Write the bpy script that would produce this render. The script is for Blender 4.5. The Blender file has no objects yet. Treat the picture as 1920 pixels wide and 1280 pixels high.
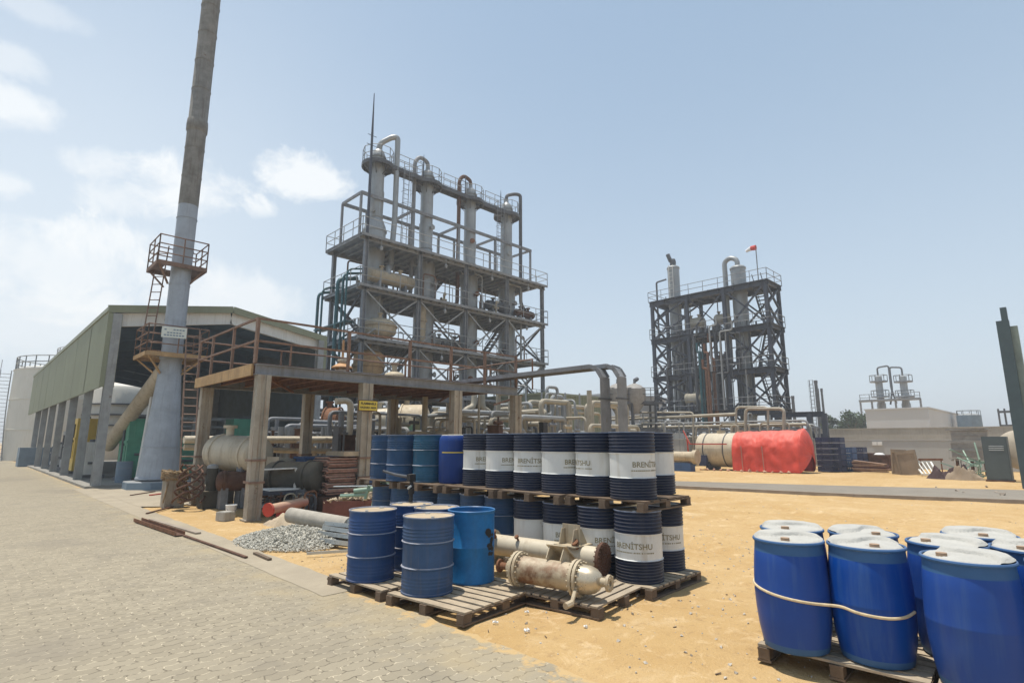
import bpy, math, random
from mathutils import Vector, Matrix, noise
R = math.radians
rnd = random.Random(11)
S = bpy.context.scene
COL = S.collection

# ---------------------------------------------------------------- camera
EYE, FPX, PITCH, YAW = 1.78, 1030.0, R(10.3), R(-44.6)
cd = bpy.data.cameras.new('camera')
cd.sensor_width = 36.0
cd.lens = FPX / 1920.0 * 36.0
cd.clip_end = 5000.0
cam = bpy.data.objects.new('camera', cd)
COL.objects.link(cam)
cam.location = (0, 0, EYE)
cam.rotation_euler = (R(90) + PITCH, 0, YAW)
S.camera = cam

# ---------------------------------------------------------------- exposure
S.view_settings.view_transform = 'Standard'
S.view_settings.look = 'None'
S.view_settings.gamma = 1.0
S.view_settings.use_curve_mapping = False
S.view_settings.exposure = 0.48

# where a pixel of the 1920x1280 photograph lands on a plane of the site
_ri = Vector((math.cos(YAW), math.sin(YAW), 0))
_fh = Vector((-math.sin(YAW), math.cos(YAW), 0))
_fw = _fh * math.cos(PITCH) + Vector((0, 0, math.sin(PITCH)))
_up = _ri.cross(_fw)
_C = Vector((0, 0, EYE))
def ray(px, py): return _fw + _ri * ((px - 960) / FPX) + _up * ((640 - py) / FPX)
def at_z(px, py, z=0.0):
    r = ray(px, py); return _C + r * ((z - EYE) / r.z)
def at_x(px, py, x):
    r = ray(px, py); return _C + r * (x / r.x)
def at_y(px, py, y):
    r = ray(px, py); return _C + r * (y / r.y)
def at_d(px, py, d): return _C + ray(px, py) * d

# ---------------------------------------------------------------- sun and sky
SUN_EL, SUN_AZ = R(80), R(-28)          # azimuth measured from +Y towards +X
sdir = Vector((math.cos(SUN_EL) * math.sin(SUN_AZ), math.cos(SUN_EL) * math.cos(SUN_AZ), math.sin(SUN_EL)))
sl = bpy.data.lights.new('sun', 'SUN')
sl.energy = 3.7
sl.angle = R(0.6)
sl.color = (1.0, 0.94, 0.84)
sun = bpy.data.objects.new('sun', sl)
COL.objects.link(sun)
sun.rotation_euler = (-sdir).to_track_quat('-Z', 'Y').to_euler()

W = bpy.data.worlds.new('World')
S.world = W
W.use_nodes = True
nt = W.node_tree
nt.nodes.clear()
def wn(t, **k):
    n = nt.nodes.new(t)
    for a, b in k.items(): setattr(n, a, b)
    return n
def wmath(op, a, b=None, c=None, clamp=False):
    n = wn('ShaderNodeMath', operation=op); n.use_clamp = clamp
    for i, v in enumerate((a, b, c)):
        if v is None: continue
        if isinstance(v, (int, float)): n.inputs[i].default_value = v
        else: nt.links.new(v, n.inputs[i])
    return n.outputs[0]
def wmix(f, a, b):
    n = wn('ShaderNodeMix', data_type='RGBA')
    for i, v in ((0, f), (6, a), (7, b)):
        if isinstance(v, (int, float)): n.inputs[i].default_value = v
        elif isinstance(v, tuple): n.inputs[i].default_value = v + (1,)
        else: nt.links.new(v, n.inputs[i])
    return n.outputs[2]
wout = wn('ShaderNodeOutputWorld')
bg = wn('ShaderNodeBackground')
bg.inputs['Strength'].default_value = 0.105
nt.links.new(bg.outputs[0], wout.inputs['Surface'])
sky = wn('ShaderNodeTexSky', sky_type='NISHITA')
sky.sun_disc = False
sky.sun_elevation = SUN_EL
sky.sun_rotation = SUN_AZ
sky.altitude = 0
sky.air_density = 1.0
sky.dust_density = 1.2
sky.ozone_density = 1.0
tc = wn('ShaderNodeTexCoord')
DIR = tc.outputs['Generated']
sep = wn('ShaderNodeSeparateXYZ')
nt.links.new(DIR, sep.inputs[0])
elev = sep.outputs['Z']
# dusty desert air: pale veil, thickest at the horizon
veil = wmath('POWER', wmath('SUBTRACT', 1.0, wmath('MULTIPLY', wmath('MAXIMUM', elev, 0.0), 1.15), clamp=True), 1.9)
skycol = wmix(0.45, sky.outputs[0], (3.1, 4.35, 5.35))
skycol = wmix(wmath('MULTIPLY', veil, 0.92, clamp=True), skycol, (5.0, 5.65, 6.2))
# more glare on the side of the yard road
lookl = ray(60, 560).normalized()
dl = wn('ShaderNodeVectorMath', operation='DOT_PRODUCT')
nt.links.new(DIR, dl.inputs[0]); dl.inputs[1].default_value = lookl
gl = wmath('MULTIPLY', wmath('POWER', wmath('MAXIMUM', dl.outputs['Value'], 0.0), 9.0), 0.60, clamp=True)
skycol = wmix(gl, skycol, (6.0, 6.55, 7.0))
# cumulus puffs on that side
nz = wn('ShaderNodeTexNoise'); nz.inputs['Scale'].default_value = 9.0; nz.inputs['Detail'].default_value = 10; nz.inputs['Roughness'].default_value = 0.66; nz.inputs['Distortion'].default_value = .35
nt.links.new(DIR, nz.inputs['Vector'])
nzz = wmath('MULTIPLY', wmath('SUBTRACT', nz.outputs['Fac'], 0.52), 5.2)
def puff(px, py, rx, dens):
    global skycol
    d = ray(px, py).normalized()
    side = Vector((d.y, -d.x, 0)).normalized()
    upv = side.cross(d)
    def dot(v):
        n = wn('ShaderNodeVectorMath', operation='DOT_PRODUCT')
        nt.links.new(DIR, n.inputs[0]); n.inputs[1].default_value = v
        return n.outputs['Value']
    a = wmath('DIVIDE', dot(side), rx[0]); b = wmath('DIVIDE', dot(upv), rx[1])
    r2 = wmath('ADD', wmath('MULTIPLY', a, a), wmath('MULTIPLY', b, b))
    front = wmath('GREATER_THAN', dot(d), 0.5)
    m = wmath('SUBTRACT', 1.0, wmath('MULTIPLY', r2, .75))
    m = wmath('ADD', m, wmath('MULTIPLY', nzz, wmath('ADD', wmath('MULTIPLY', r2, .45, clamp=True), .55)))
    m = wmath('MULTIPLY', wmath('MULTIPLY', wmath('SUBTRACT', m, .05), 1.15, clamp=True), front)
    m = wmath('MULTIPLY', wmath('POWER', m, 1.25), dens)
    skycol = wmix(m, skycol, (6.9, 7.1, 7.2))
for p in ((30, 200, (.07, .034), .75), (20, 120, (.05, .022), .45), (350, 352, (.095, .042), .85), (190, 312, (.055, .028), .6),
          (230, 365, (.06, .03), .55), (575, 335, (.075, .034), .85), (485, 392, (.03, .019), .75), (110, 500, (.15, .055), .65), (200, 455, (.07, .03), .75),
          (430, 560, (.17, .05), .65), (30, 600, (.2, .06), .4), (0, 340, (.03, .025), .6), (60, 10, (.10, .018), .3)):
    puff(p[0], p[1], p[2], p[3])
nt.links.new(skycol, bg.inputs['Color'])

# ---------------------------------------------------------------- materials
def mat(name, col, rough=.6, metal=0., var=.14, vs=2.2, rust=0., rc=(.17, .075, .035), rs=3.0, streak=0., sc=(.10, .06, .035),
        dust=0., dc=(.50, .39, .25), bump=0., bs=30., spec=.4, each=0.):
    m = bpy.data.materials.new(name); m.use_nodes = True
    t = m.node_tree; N = t.nodes; L = t.links
    b = N['Principled BSDF']
    b.inputs['Roughness'].default_value = rough; b.inputs['Metallic'].default_value = metal
    b.inputs['Specular IOR Level'].default_value = spec
    geo = N.new('ShaderNodeNewGeometry'); P = geo.outputs['Position']
    def nz(scale, det=5, vec=None, rg=.6):
        n = N.new('ShaderNodeTexNoise'); n.inputs['Scale'].default_value = scale; n.inputs['Detail'].default_value = det; n.inputs['Roughness'].default_value = rg
        L.new(vec or P, n.inputs['Vector']); return n.outputs['Fac']
    def rng(v, a, c, d=0., e=1.):
        n = N.new('ShaderNodeMapRange'); n.inputs[1].default_value = a; n.inputs[2].default_value = c; n.inputs[3].default_value = d; n.inputs[4].default_value = e
        L.new(v, n.inputs[0]); return n.outputs[0]
    def mx(f, a, c):
        n = N.new('ShaderNodeMix'); n.data_type = 'RGBA'
        for i, v in ((0, f), (6, a), (7, c)):
            if isinstance(v, tuple): n.inputs[i].default_value = v + (1,)
            elif isinstance(v, (int, float)): n.inputs[i].default_value = v
            else: L.new(v, n.inputs[i])
        return n.outputs[2]
    lo = tuple(max(0, c * (1 - var)) for c in col); hi = tuple(min(.9, c * (1 + var)) for c in col)
    n1 = nz(vs)
    c = mx(rng(n1, .3, .7), lo, hi)
    fine = nz(vs * 9, 3)
    c = mx(rng(fine, .35, .75, 0, .35), c, tuple(x * (1 - 1.3 * var) for x in col))
    if streak:
        mp = N.new('ShaderNodeVectorMath'); mp.operation = 'MULTIPLY'; mp.inputs[1].default_value = (7, 7, .55); L.new(P, mp.inputs[0])
        s = nz(1.6, 4, mp.outputs[0])
        c = mx(rng(s, .52, .72, 0, streak), c, sc)
    rm = None
    if rust:
        r1 = nz(rs, 7, None, .68)
        th = .72 - .32 * rust
        rm = rng(r1, th, th + .10)
        c = mx(rm, c, mx(rng(nz(rs * 6, 3), .3, .7), tuple(x * .6 for x in rc), rc))
    if dust:
        sp = N.new('ShaderNodeSeparateXYZ'); L.new(geo.outputs['Normal'], sp.inputs[0])
        mu = N.new('ShaderNodeMath'); mu.operation = 'MULTIPLY'; L.new(rng(sp.outputs['Z'], .15, .9), mu.inputs[0]); L.new(rng(nz(5, 4), .3, .7, dust * .6, dust), mu.inputs[1])
        c = mx(mu.outputs[0], c, dc)
    if each:      # no two of a kind have faded alike
        oi = N.new('ShaderNodeObjectInfo')
        c = mx(rng(oi.outputs['Random'], 0, 1, 0, each), c, tuple(.6 * x + .3 * max(col) for x in col))
    L.new(c, b.inputs['Base Color'])
    if metal or rust:
        rr = rng(nz(vs * 3, 4), .3, .7, max(.05, rough - .12), min(1, rough + .15)); L.new(rr, b.inputs['Roughness'])
    if bump:
        bp = N.new('ShaderNodeBump'); bp.inputs['Strength'].default_value = bump; bp.inputs['Distance'].default_value = .02
        L.new(nz(bs, 5), bp.inputs['Height']); L.new(bp.outputs[0], b.inputs['Normal'])
    return m

MT = {}
def mk(k, *a, **kw): MT[k] = mat(k, *a, **kw)
mk('grey_steel', (.205, .215, .23), .6, var=.25, rust=.30, streak=.3)
mk('pale_steel', (.30, .31, .31), .55, var=.2, rust=.22, streak=.3)
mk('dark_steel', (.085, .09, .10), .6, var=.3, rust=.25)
mk('deck_steel', (.25, .255, .26), .7, var=.3, rust=.30)
mk('clad_metal', (.31, .325, .33), .42, .30, var=.14, vs=1.2, streak=.45, sc=(.20, .18, .15), rust=.10)
mk('silver_paint', (.33, .365, .41), .5, .15, var=.14, streak=.45, sc=(.22, .22, .23), rust=.05)
mk('old_stack', (.20, .197, .185), .85, var=.3, vs=3, streak=.6, sc=(.11, .09, .07), rust=.25, rc=(.12, .08, .05), bump=.4)
mk('cream_paint', (.54, .48, .37), .5, var=.14, streak=.4, sc=(.25, .18, .10), rust=.16, dust=.2)
mk('cream_dirty', (.44, .37, .26), .6, var=.2, streak=.5, sc=(.2, .12, .06), rust=.24, dust=.25)
mk('white_paint', (.68, .67, .63), .5, var=.08, streak=.35, sc=(.35, .30, .22), rust=.05)
mk('tank_white', (.62, .59, .52), .55, var=.07, vs=.4, streak=.35, sc=(.42, .36, .27))
mk('navy_steel', (.052, .060, .082), .55, var=.3, rust=.18)
mk('olive_sheet', (.235, .25, .165), .5, var=.08, vs=.5, streak=.25, sc=(.15, .14, .09))
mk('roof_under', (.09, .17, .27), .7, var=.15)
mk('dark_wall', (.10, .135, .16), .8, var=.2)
mk('plant_floor', (.23, .205, .17), .9, var=.25, streak=0, bump=.3)
mk('bg_pipe', (.36, .325, .255), .55, var=.2, rust=.2, dust=.2)
mk('concrete', (.44, .38, .29), .9, var=.16, streak=.5, sc=(.22, .15, .09), bump=.4)
mk('rusted_column', (.33, .295, .24), .85, var=.22, streak=.8, sc=(.20, .105, .05), rust=.34, bump=.3)
mk('rust', (.19, .085, .042), .85, var=.35, vs=5, bump=.4)
mk('rusty_rail', (.20, .125, .09), .75, var=.35, vs=4, rust=.35)
mk('ochre_rust', (.42, .27, .13), .8, var=.25, rust=.3, streak=.4)
mk('teal_paint', (.012, .085, .10), .5, var=.25, rust=.12)
mk('green_paint', (.06, .26, .17), .5, var=.2, rust=.10, dust=.2)
mk('pale_green', (.28, .42, .33), .5, var=.15, rust=.1, dust=.2)
mk('blue_grey', (.17, .23, .29), .7, var=.15, dust=.4)
mk('yellow_paint', (.62, .42, .06), .5, var=.12, rust=.06)
mk('sign_yellow', (.62, .48, .07), .55, var=.1)
mk('dark_tank', (.06, .058, .048), .6, var=.3, rust=.15, dust=.35)
mk('black', (.012, .012, .014), .5, var=.3, dust=.2)
mk('black_paint', (.02, .02, .02), .6)
mk('plastic_dim', (.010, .042, .20), .45, var=.15, streak=.3, sc=(.05, .08, .18), spec=.2)
mk('drum_navy', (.009, .021, .056), .45, var=.25, dust=.25, streak=.25, sc=(.07, .07, .085), rust=.03, spec=.22, each=.15)
mk('drum_band', (.68, .69, .67), .5, var=.08, streak=.55, sc=(.40, .35, .27), rust=.10, rs=7, rc=(.30, .22, .14), each=.12)
mk('drum_top', (.22, .22, .22), .6, var=.2, dust=.75, dc=(.46, .40, .30), rust=.2, each=.35)
mk('lettering_olive', (.25, .22, .13), .6)
mk('drum_blue', (.010, .060, .20), .42, var=.22, dust=.25, streak=.3, sc=(.09, .10, .13), rust=.09, rs=6, spec=.22, each=.25)
mk('drum_slate', (.032, .08, .18), .45, var=.25, dust=.25, streak=.5, sc=(.13, .12, .12), rust=.12, rs=6, spec=.22, each=.35)
mk('drum_deep', (.014, .06, .15), .42, var=.2, dust=.2, streak=.3, sc=(.06, .08, .09), rust=.05, spec=.22, each=.35)
mk('drum_teal', (.015, .085, .16), .42, var=.25, dust=.2, streak=.35, sc=(.05, .06, .06), rust=.08, spec=.22)
mk('drum_sky', (.016, .155, .39), .42, var=.25, vs=3, dust=.15, streak=.35, sc=(.04, .12, .2), rust=.10, rs=5, spec=.22, each=.35)
mk('hoop_worn_glint', (.20, .25, .36), .5, var=.4, vs=12, rust=.15, dust=.4)  # worn hoop paint, with a whitish glint put into the colour
mk('lid_dusty', (.42, .33, .22), .8, var=.2, rust=.25)
mk('plastic_blue', (.003, .055, .30), .36, var=.10, vs=1.5, dust=.10, streak=.40, sc=(.06, .13, .30), spec=.22, each=.18)
mk('plastic_blue_pale', (.045, .12, .27), .5, var=.10, dust=.1, spec=.22)
mk('lid_cloth', (.43, .42, .385), .75, var=.10, vs=6, bump=.5, bs=60, each=.25)
mk('bung', (.34, .23, .15), .7)
mk('rope', (.58, .47, .30), .9, var=.2, vs=20)
mk('pallet_wood', (.37, .30, .215), .85, var=.3, vs=6, streak=.3, sc=(.2, .14, .09), bump=.4, dust=.25, each=.35)
mk('pallet_dark', (.15, .105, .07), .9, var=.3, vs=6, bump=.3, each=.35)
mk('red_tarp', (.66, .075, .05), .6, var=.14, vs=2, dust=.25, dc=(.7, .35, .28), bump=.6, bs=4)
mk('red_paint', (.45, .045, .03), .5, var=.2, dust=.3)
mk('pink_paint', (.42, .20, .155), .7, var=.2, dust=.7)
mk('galvanised', (.50, .54, .56), .35, .55, var=.12, vs=6, dust=.2)
mk('cabinet_grey', (.075, .10, .11), .5, var=.1)
mk('post_green', (.055, .085, .095), .55, var=.15, rust=.05)
mk('post_edge', (.19, .23, .20), .6, var=.15)
mk('board_brown', (.27, .21, .15), .85, var=.2, dust=.2)
mk('timber', (.34, .22, .15), .85, var=.3, streak=.3)
mk('sheet_grey', (.29, .275, .255), .7, var=.2, vs=5)
mk('crate_blue', (.035, .09, .22), .6, var=.25, each=.35)
mk('crate_dark', (.03, .04, .10), .6, var=.3, each=.35)
mk('rust_dark', (.11, .055, .035), .85, var=.4, vs=5)
mk('cloth_dark', (.055, .03, .03), .9, var=.3)
mk('cloth_tan', (.42, .34, .24), .95, var=.2, vs=6, bump=.5)
mk('wall_white', (.40, .405, .40), .85, var=.05, vs=.6, streak=.25, sc=(.36, .33, .28))
mk('wall_concrete', (.37, .355, .32), .9, var=.14, vs=.8, streak=.7, sc=(.26, .23, .19))
mk('building_pale', (.50, .515, .53), .85, var=.04, vs=.2)
mk('foliage', (.055, .085, .035), .8, var=.45, vs=1.2)
mk('bark', (.14, .10, .07), .9)
mk('stone', (.46, .42, .36), .9, var=.25, vs=9)
mk('litter_white', (.72, .72, .70), .7)
mk('asphalt', (.215, .19, .155), .95, var=.10, vs=1.0, bump=.2)
mk('kerb', (.30, .25, .20), .9, var=.2)
mk('apron', (.335, .285, .21), .92, var=.14, vs=.9, bump=.25)
mk('slab', (.27, .255, .225), .9, var=.2)
mk('orange', (.45, .24, .10), .6, var=.2, rust=.2)
mk('insulation', (.36, .33, .28), .8, var=.2, vs=4, bump=.3)
mk('flag_red', (.60, .06, .05), .8)
mk('flag_white', (.8, .8, .8), .8)
mk('maroon_dirt', (.14, .055, .045), .9, var=.3)
mk('coil_red', (.30, .16, .125), .85, var=.4, vs=10, dust=.7)
mk('dish_tan', (.46, .40, .31), .7, var=.15, vs=3)
mk('placard', (.62, .64, .58), .6, var=.1)

# ---------------------------------------------------------------- mesh helpers
OFF = {}
class MB:
    def __init__(s): s.v = []; s.f = []; s.mi = []; s.k = 0
    def add(s, vs, fs):
        o = len(s.v); s.v += [Vector(p) for p in vs]
        for f in fs: s.f.append([i + o for i in f]); s.mi.append(s.k)
        return s
    def box(s, x0, x1, y0, y1, z0, z1, M=None):
        p = [Vector(q) for q in ((x0, y0, z0), (x1, y0, z0), (x1, y1, z0), (x0, y1, z0), (x0, y0, z1), (x1, y0, z1), (x1, y1, z1), (x0, y1, z1))]
        if M: p = [M @ q for q in p]
        return s.add(p, ((3, 2, 1, 0), (4, 5, 6, 7), (0, 1, 5, 4), (1, 2, 6, 5), (2, 3, 7, 6), (3, 0, 4, 7)))
    def bar(s, p, q, w, h=None, up=(0, 0, 1)):
        p, q = Vector(p), Vector(q); h = h or w
        d = (q - p).normalized(); u = Vector(up)
        if abs(d.dot(u)) > .98: u = Vector((1, 0, 0))
        a = d.cross(u).normalized(); b = a.cross(d).normalized()
        c = [(-1, -1), (1, -1), (1, 1), (-1, 1)]
        vs = [e + a * (i * w / 2) + b * (j * h / 2) for e in (p, q) for i, j in c]
        return s.add(vs, ((3, 2, 1, 0), (4, 5, 6, 7), (0, 1, 5, 4), (1, 2, 6, 5), (2, 3, 7, 6), (3, 0, 4, 7)))
    def ibeam(s, p, q, w, h, t=.02, up=(0, 0, 1)):
        p, q = Vector(p), Vector(q); d = (q - p).normalized(); u = Vector(up)
        if abs(d.dot(u)) > .98: u = Vector((1, 0, 0))
        a = d.cross(u).normalized(); b = a.cross(d).normalized()
        s.bar(p, q, t, h - 2 * t, up)
        for j in (-1, 1): s.bar(p + b * j * (h - t) / 2, q + b * j * (h - t) / 2, w, t, up)
        return s
    def tube(s, p, q, r, n=10, r2=None, cap=True):
        p, q = Vector(p), Vector(q); r2 = r if r2 is None else r2
        d = (q - p).normalized(); u = Vector((0, 0, 1)) if abs(d.z) < .9 else Vector((1, 0, 0))
        a = d.cross(u).normalized(); b = d.cross(a)
        vs = [e + (a * math.cos(2 * math.pi * i / n) + b * math.sin(2 * math.pi * i / n)) * rr for e, rr in ((p, r), (q, r2)) for i in range(n)]
        fs = [(i, (i + 1) % n, n + (i + 1) % n, n + i) for i in range(n)]
        if cap: fs += [tuple(range(n))[::-1], tuple(range(n, 2 * n))]
        return s.add(vs, fs)
    def path(s, pts, r, n=10, bend=0., cap=True, seg=4):
        pts = [Vector(p) for p in pts]
        if bend:
            o = [pts[0]]
            for i in range(1, len(pts) - 1):
                a, b, c = pts[i - 1], pts[i], pts[i + 1]
                k = min(bend, (a - b).length * .48, (c - b).length * .48)
                s0 = b + (a - b).normalized() * k; s1 = b + (c - b).normalized() * k
                for j in range(seg + 1):
                    t = j / seg; o.append(s0 * (1 - t) ** 2 + b * 2 * t * (1 - t) + s1 * t * t)
            o.append(pts[-1]); pts = o
        rings = []; ref = None
        for i, p in enumerate(pts):
            d = (pts[min(i + 1, len(pts) - 1)] - pts[max(i - 1, 0)]).normalized()
            if ref is None:
                ref = Vector((0, 0, 1)) if abs(d.z) < .9 else Vector((1, 0, 0))
            a = ref - d * ref.dot(d)
            if a.length < 1e-4: a = d.orthogonal()
            a.normalize(); ref = a; b = d.cross(a)
            rr = r[i] if isinstance(r, (list, tuple)) else r
            rings.append([p + (a * math.cos(2 * math.pi * k / n) + b * math.sin(2 * math.pi * k / n)) * rr for k in range(n)])
        vs = [v for g in rings for v in g]; fs = []
        for g in range(len(rings) - 1):
            for k in range(n): fs.append((g * n + k, g * n + (k + 1) % n, (g + 1) * n + (k + 1) % n, (g + 1) * n + k))
        if cap: fs += [tuple(range(n))[::-1], tuple(range((len(rings) - 1) * n, len(rings) * n))]
        return s.add(vs, fs)
    def lathe(s, prof, n=32, M=None, mats=None):
        vs = []; fs = []; idx = []
        for r, z in prof:
            if r < 1e-5: idx.append([len(vs)]); vs.append(Vector((0, 0, z)))
            else:
                idx.append(list(range(len(vs), len(vs) + n)))
                vs += [Vector((r * math.cos(2 * math.pi * k / n), r * math.sin(2 * math.pi * k / n), z)) for k in range(n)]
        if M: vs = [M @ v for v in vs]
        o = len(s.v); s.v += vs
        for g in range(len(prof) - 1):
            a, b = idx[g], idx[g + 1]; mi = mats[g] if mats else s.k
            for k in range(n):
                if len(a) == 1 and len(b) == 1: continue
                if len(a) == 1: f = (a[0], b[(k + 1) % n], b[k])
                elif len(b) == 1: f = (a[k], a[(k + 1) % n], b[0])
                else: f = (a[k], a[(k + 1) % n], b[(k + 1) % n], b[k])
                s.f.append([i + o for i in f]); s.mi.append(mi)
        return s
    def rail(s, pts, h=1.05, nr=2, sp=1.5, r=.024, closed=False, tb=0.):
        pts = [Vector(p) for p in pts]
        if closed: pts = pts + [pts[0]]
        Z = Vector((0, 0, 1))
        for a, b in zip(pts[:-1], pts[1:]):
            n = max(1, round((b - a).length / sp))
            for i in range(n + 1):
                p = a.lerp(b, i / n); s.tube(p, p + Z * h, r, 6)
            for j in range(nr):
                zz = Z * (h * (nr - j) / nr); s.tube(a + zz, b + zz, r, 6)
            if tb: s.bar(a + Z * tb / 2, b + Z * tb / 2, .012, tb)
        return s
    def ladder(s, p, q, w=.45, side=(1, 0, 0), r=.025, step=.32, cage=None):
        p, q, sd = Vector(p), Vector(q), Vector(side).normalized()
        for k in (-1, 1): s.tube(p + sd * k * w / 2, q + sd * k * w / 2, r, 6)
        n = int((q - p).length / step)
        for i in range(1, n):
            c = p.lerp(q, i / n); s.tube(c - sd * w / 2, c + sd * w / 2, r * .75, 5)
        if cage is not None:
            cg = Vector(cage).normalized(); rr = .38; hoops = []
            n = int((q - p).length / .8)
            for i in range(2, n + 1):
                c = p.lerp(q, i / n)
                hp = [c + sd * (rr * math.cos(t)) * 1.0 + cg * (rr * 1.6 * math.sin(t)) for t in [math.pi * j / 6 for j in range(7)]]
                s.path(hp, .018, 4); hoops.append(hp)
            for j in (1, 3, 5): s.path([h[j] for h in hoops], .014, 4)
        return s
    def build(s, name, mats, parent=None, smooth=True, kind=None):
        me = bpy.data.meshes.new(name)
        off = OFF.get(parent.name, Vector()) if parent else Vector()
        me.from_pydata([v - off for v in s.v], [], s.f)
        if isinstance(mats, str): mats = [mats]
        for m in mats: me.materials.append(MT[m])
        me.polygons.foreach_set('material_index', s.mi)
        me.validate(); me.update()
        if smooth:
            me.shade_smooth(); me.set_sharp_from_angle(angle=R(38))
        o = bpy.data.objects.new(name, me); COL.objects.link(o)
        if parent: o.parent = parent; OFF[o.name] = off
        if kind: o['kind'] = kind
        return o

def thing(name, label, cat, loc=(0, 0, 0), group=None):
    o = bpy.data.objects.new(name, None); COL.objects.link(o)
    o.empty_display_size = .2
    o.location = loc; OFF[o.name] = Vector(loc)
    o['label'] = label; o['category'] = cat
    if group: o['group'] = group
    return o
def tag(o, label, cat, group=None):
    o['label'] = label; o['category'] = cat
    if group: o['group'] = group
    return o
def struct(o): o['kind'] = 'structure'; return o
def kids(o): return [c for c in bpy.data.objects if c.parent == o]
def dup(root, loc, rz=0., label=None, group=None):
    r = root.copy(); COL.objects.link(r); r.location = loc; r.rotation_euler = (0, 0, rz)
    if label: r['label'] = label
    if group: r['group'] = group
    for ch in kids(root):
        c = ch.copy(); COL.objects.link(c); c.parent = r
        for g in kids(ch):
            d = g.copy(); COL.objects.link(d); d.parent = c
    return r
def recolour(root, pairs):
    for ch in kids(root):
        for o in [ch] + kids(ch):
            if any(sl.material and sl.material.name in pairs for sl in o.material_slots):
                o.data = o.data.copy()
                for i, m in enumerate(o.data.materials):
                    if m.name in pairs: o.data.materials[i] = MT[pairs[m.name]]
def RX(a): return Matrix.Rotation(a, 4, 'X')
def RZ(a): return Matrix.Rotation(a, 4, 'Z')
def TR(*a): return Matrix.Translation(Vector(a))
def along(p, q):
    p, q = Vector(p), Vector(q)
    return Matrix.Translation(p) @ (q - p).to_track_quat('Z', 'Y').to_matrix().to_4x4()
def vessel_prof(L, r, k=.5):
    "closed horizontal vessel of overall length L with dished ends"
    d = r * k; pr = []
    for i in range(7):
        t = math.pi / 2 * i / 6; pr.append((r * math.sin(t), d - d * math.cos(t)))
    for i in range(7):
        t = math.pi / 2 * i / 6; pr.append((r * math.cos(t), L - d + d * math.sin(t)))
    return pr
def text_mesh(txt, size, bold=0.0):
    cu = bpy.data.curves.new('lettering', 'FONT'); cu.body = txt; cu.size = size; cu.align_x = 'CENTER'; cu.align_y = 'CENTER'; cu.offset = bold; cu.resolution_u = 3
    o = bpy.data.objects.new('lettering', cu); COL.objects.link(o)
    dg = bpy.context.evaluated_depsgraph_get()
    me = bpy.data.meshes.new_from_object(o.evaluated_get(dg))
    vs = [v.co.copy() for v in me.vertices]; fs = [list(p.vertices) for p in me.polygons]
    bpy.data.objects.remove(o); bpy.data.curves.remove(cu); bpy.data.meshes.remove(me)
    return vs, fs

# ================================================================ SETTING
def ground_mat():
    m = bpy.data.materials.new('sand'); m.use_nodes = True; t = m.node_tree; N = t.nodes; L = t.links; b = N['Principled BSDF']
    b.inputs['Roughness'].default_value = .95; b.inputs['Specular IOR Level'].default_value = .15
    P = N.new('ShaderNodeNewGeometry').outputs['Position']
    def nz(s, d=6, r=.6, dist=0.):
        n = N.new('ShaderNodeTexNoise'); n.inputs['Scale'].default_value = s; n.inputs['Detail'].default_value = d; n.inputs['Roughness'].default_value = r; n.inputs['Distortion'].default_value = dist
        L.new(P, n.inputs['Vector']); return n.outputs['Fac']
    def rng(v, a, c, d=0., e=1.):
        n = N.new('ShaderNodeMapRange'); n.inputs[1].default_value = a; n.inputs[2].default_value = c; n.inputs[3].default_value = d; n.inputs[4].default_value = e; L.new(v, n.inputs[0]); return n.outputs[0]
    def mx(f, a, c):
        n = N.new('ShaderNodeMix'); n.data_type = 'RGBA'
        for i, v in ((0, f), (6, a), (7, c)):
            if isinstance(v, tuple): n.inputs[i].default_value = v + (1,)
            else: L.new(v, n.inputs[i])
        return n.outputs[2]
    c = mx(rng(nz(.32, 5, .6, .4), .35, .65), (.455, .30, .132), (.525, .37, .188))
    c = mx(rng(nz(1.6, 6), .45, .72, 0, .5), c, (.40, .245, .10))
    c = mx(rng(nz(.9, 6, .7, .6), .55, .72, 0, .55), c, (.60, .46, .28))
    c = mx(rng(nz(9, 6, .75), .54, .70, 0, .7), c, (.33, .215, .105))
    c = mx(rng(nz(3.2, 7, .75, .8), .54, .66, 0, .6), c, (.66, .50, .30))
    c = mx(rng(nz(38, 3), .64, .74, 0, .55), c, (.22, .15, .08))
    c = mx(rng(nz(46, 2), .68, .76, 0, .7), c, (.68, .57, .40))
    L.new(c, b.inputs['Base Color'])
    bp = N.new('ShaderNodeBump'); bp.inputs['Strength'].default_value = .55; bp.inputs['Distance'].default_value = .05
    ad = N.new('ShaderNodeMath'); ad.operation = 'ADD'; L.new(nz(7, 8, .7), ad.inputs[0]); L.new(nz(45, 3), ad.inputs[1])
    L.new(ad.outputs[0], bp.inputs['Height']); L.new(bp.outputs[0], b.inputs['Normal'])
    MT['sand'] = m
ground_mat()

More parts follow.
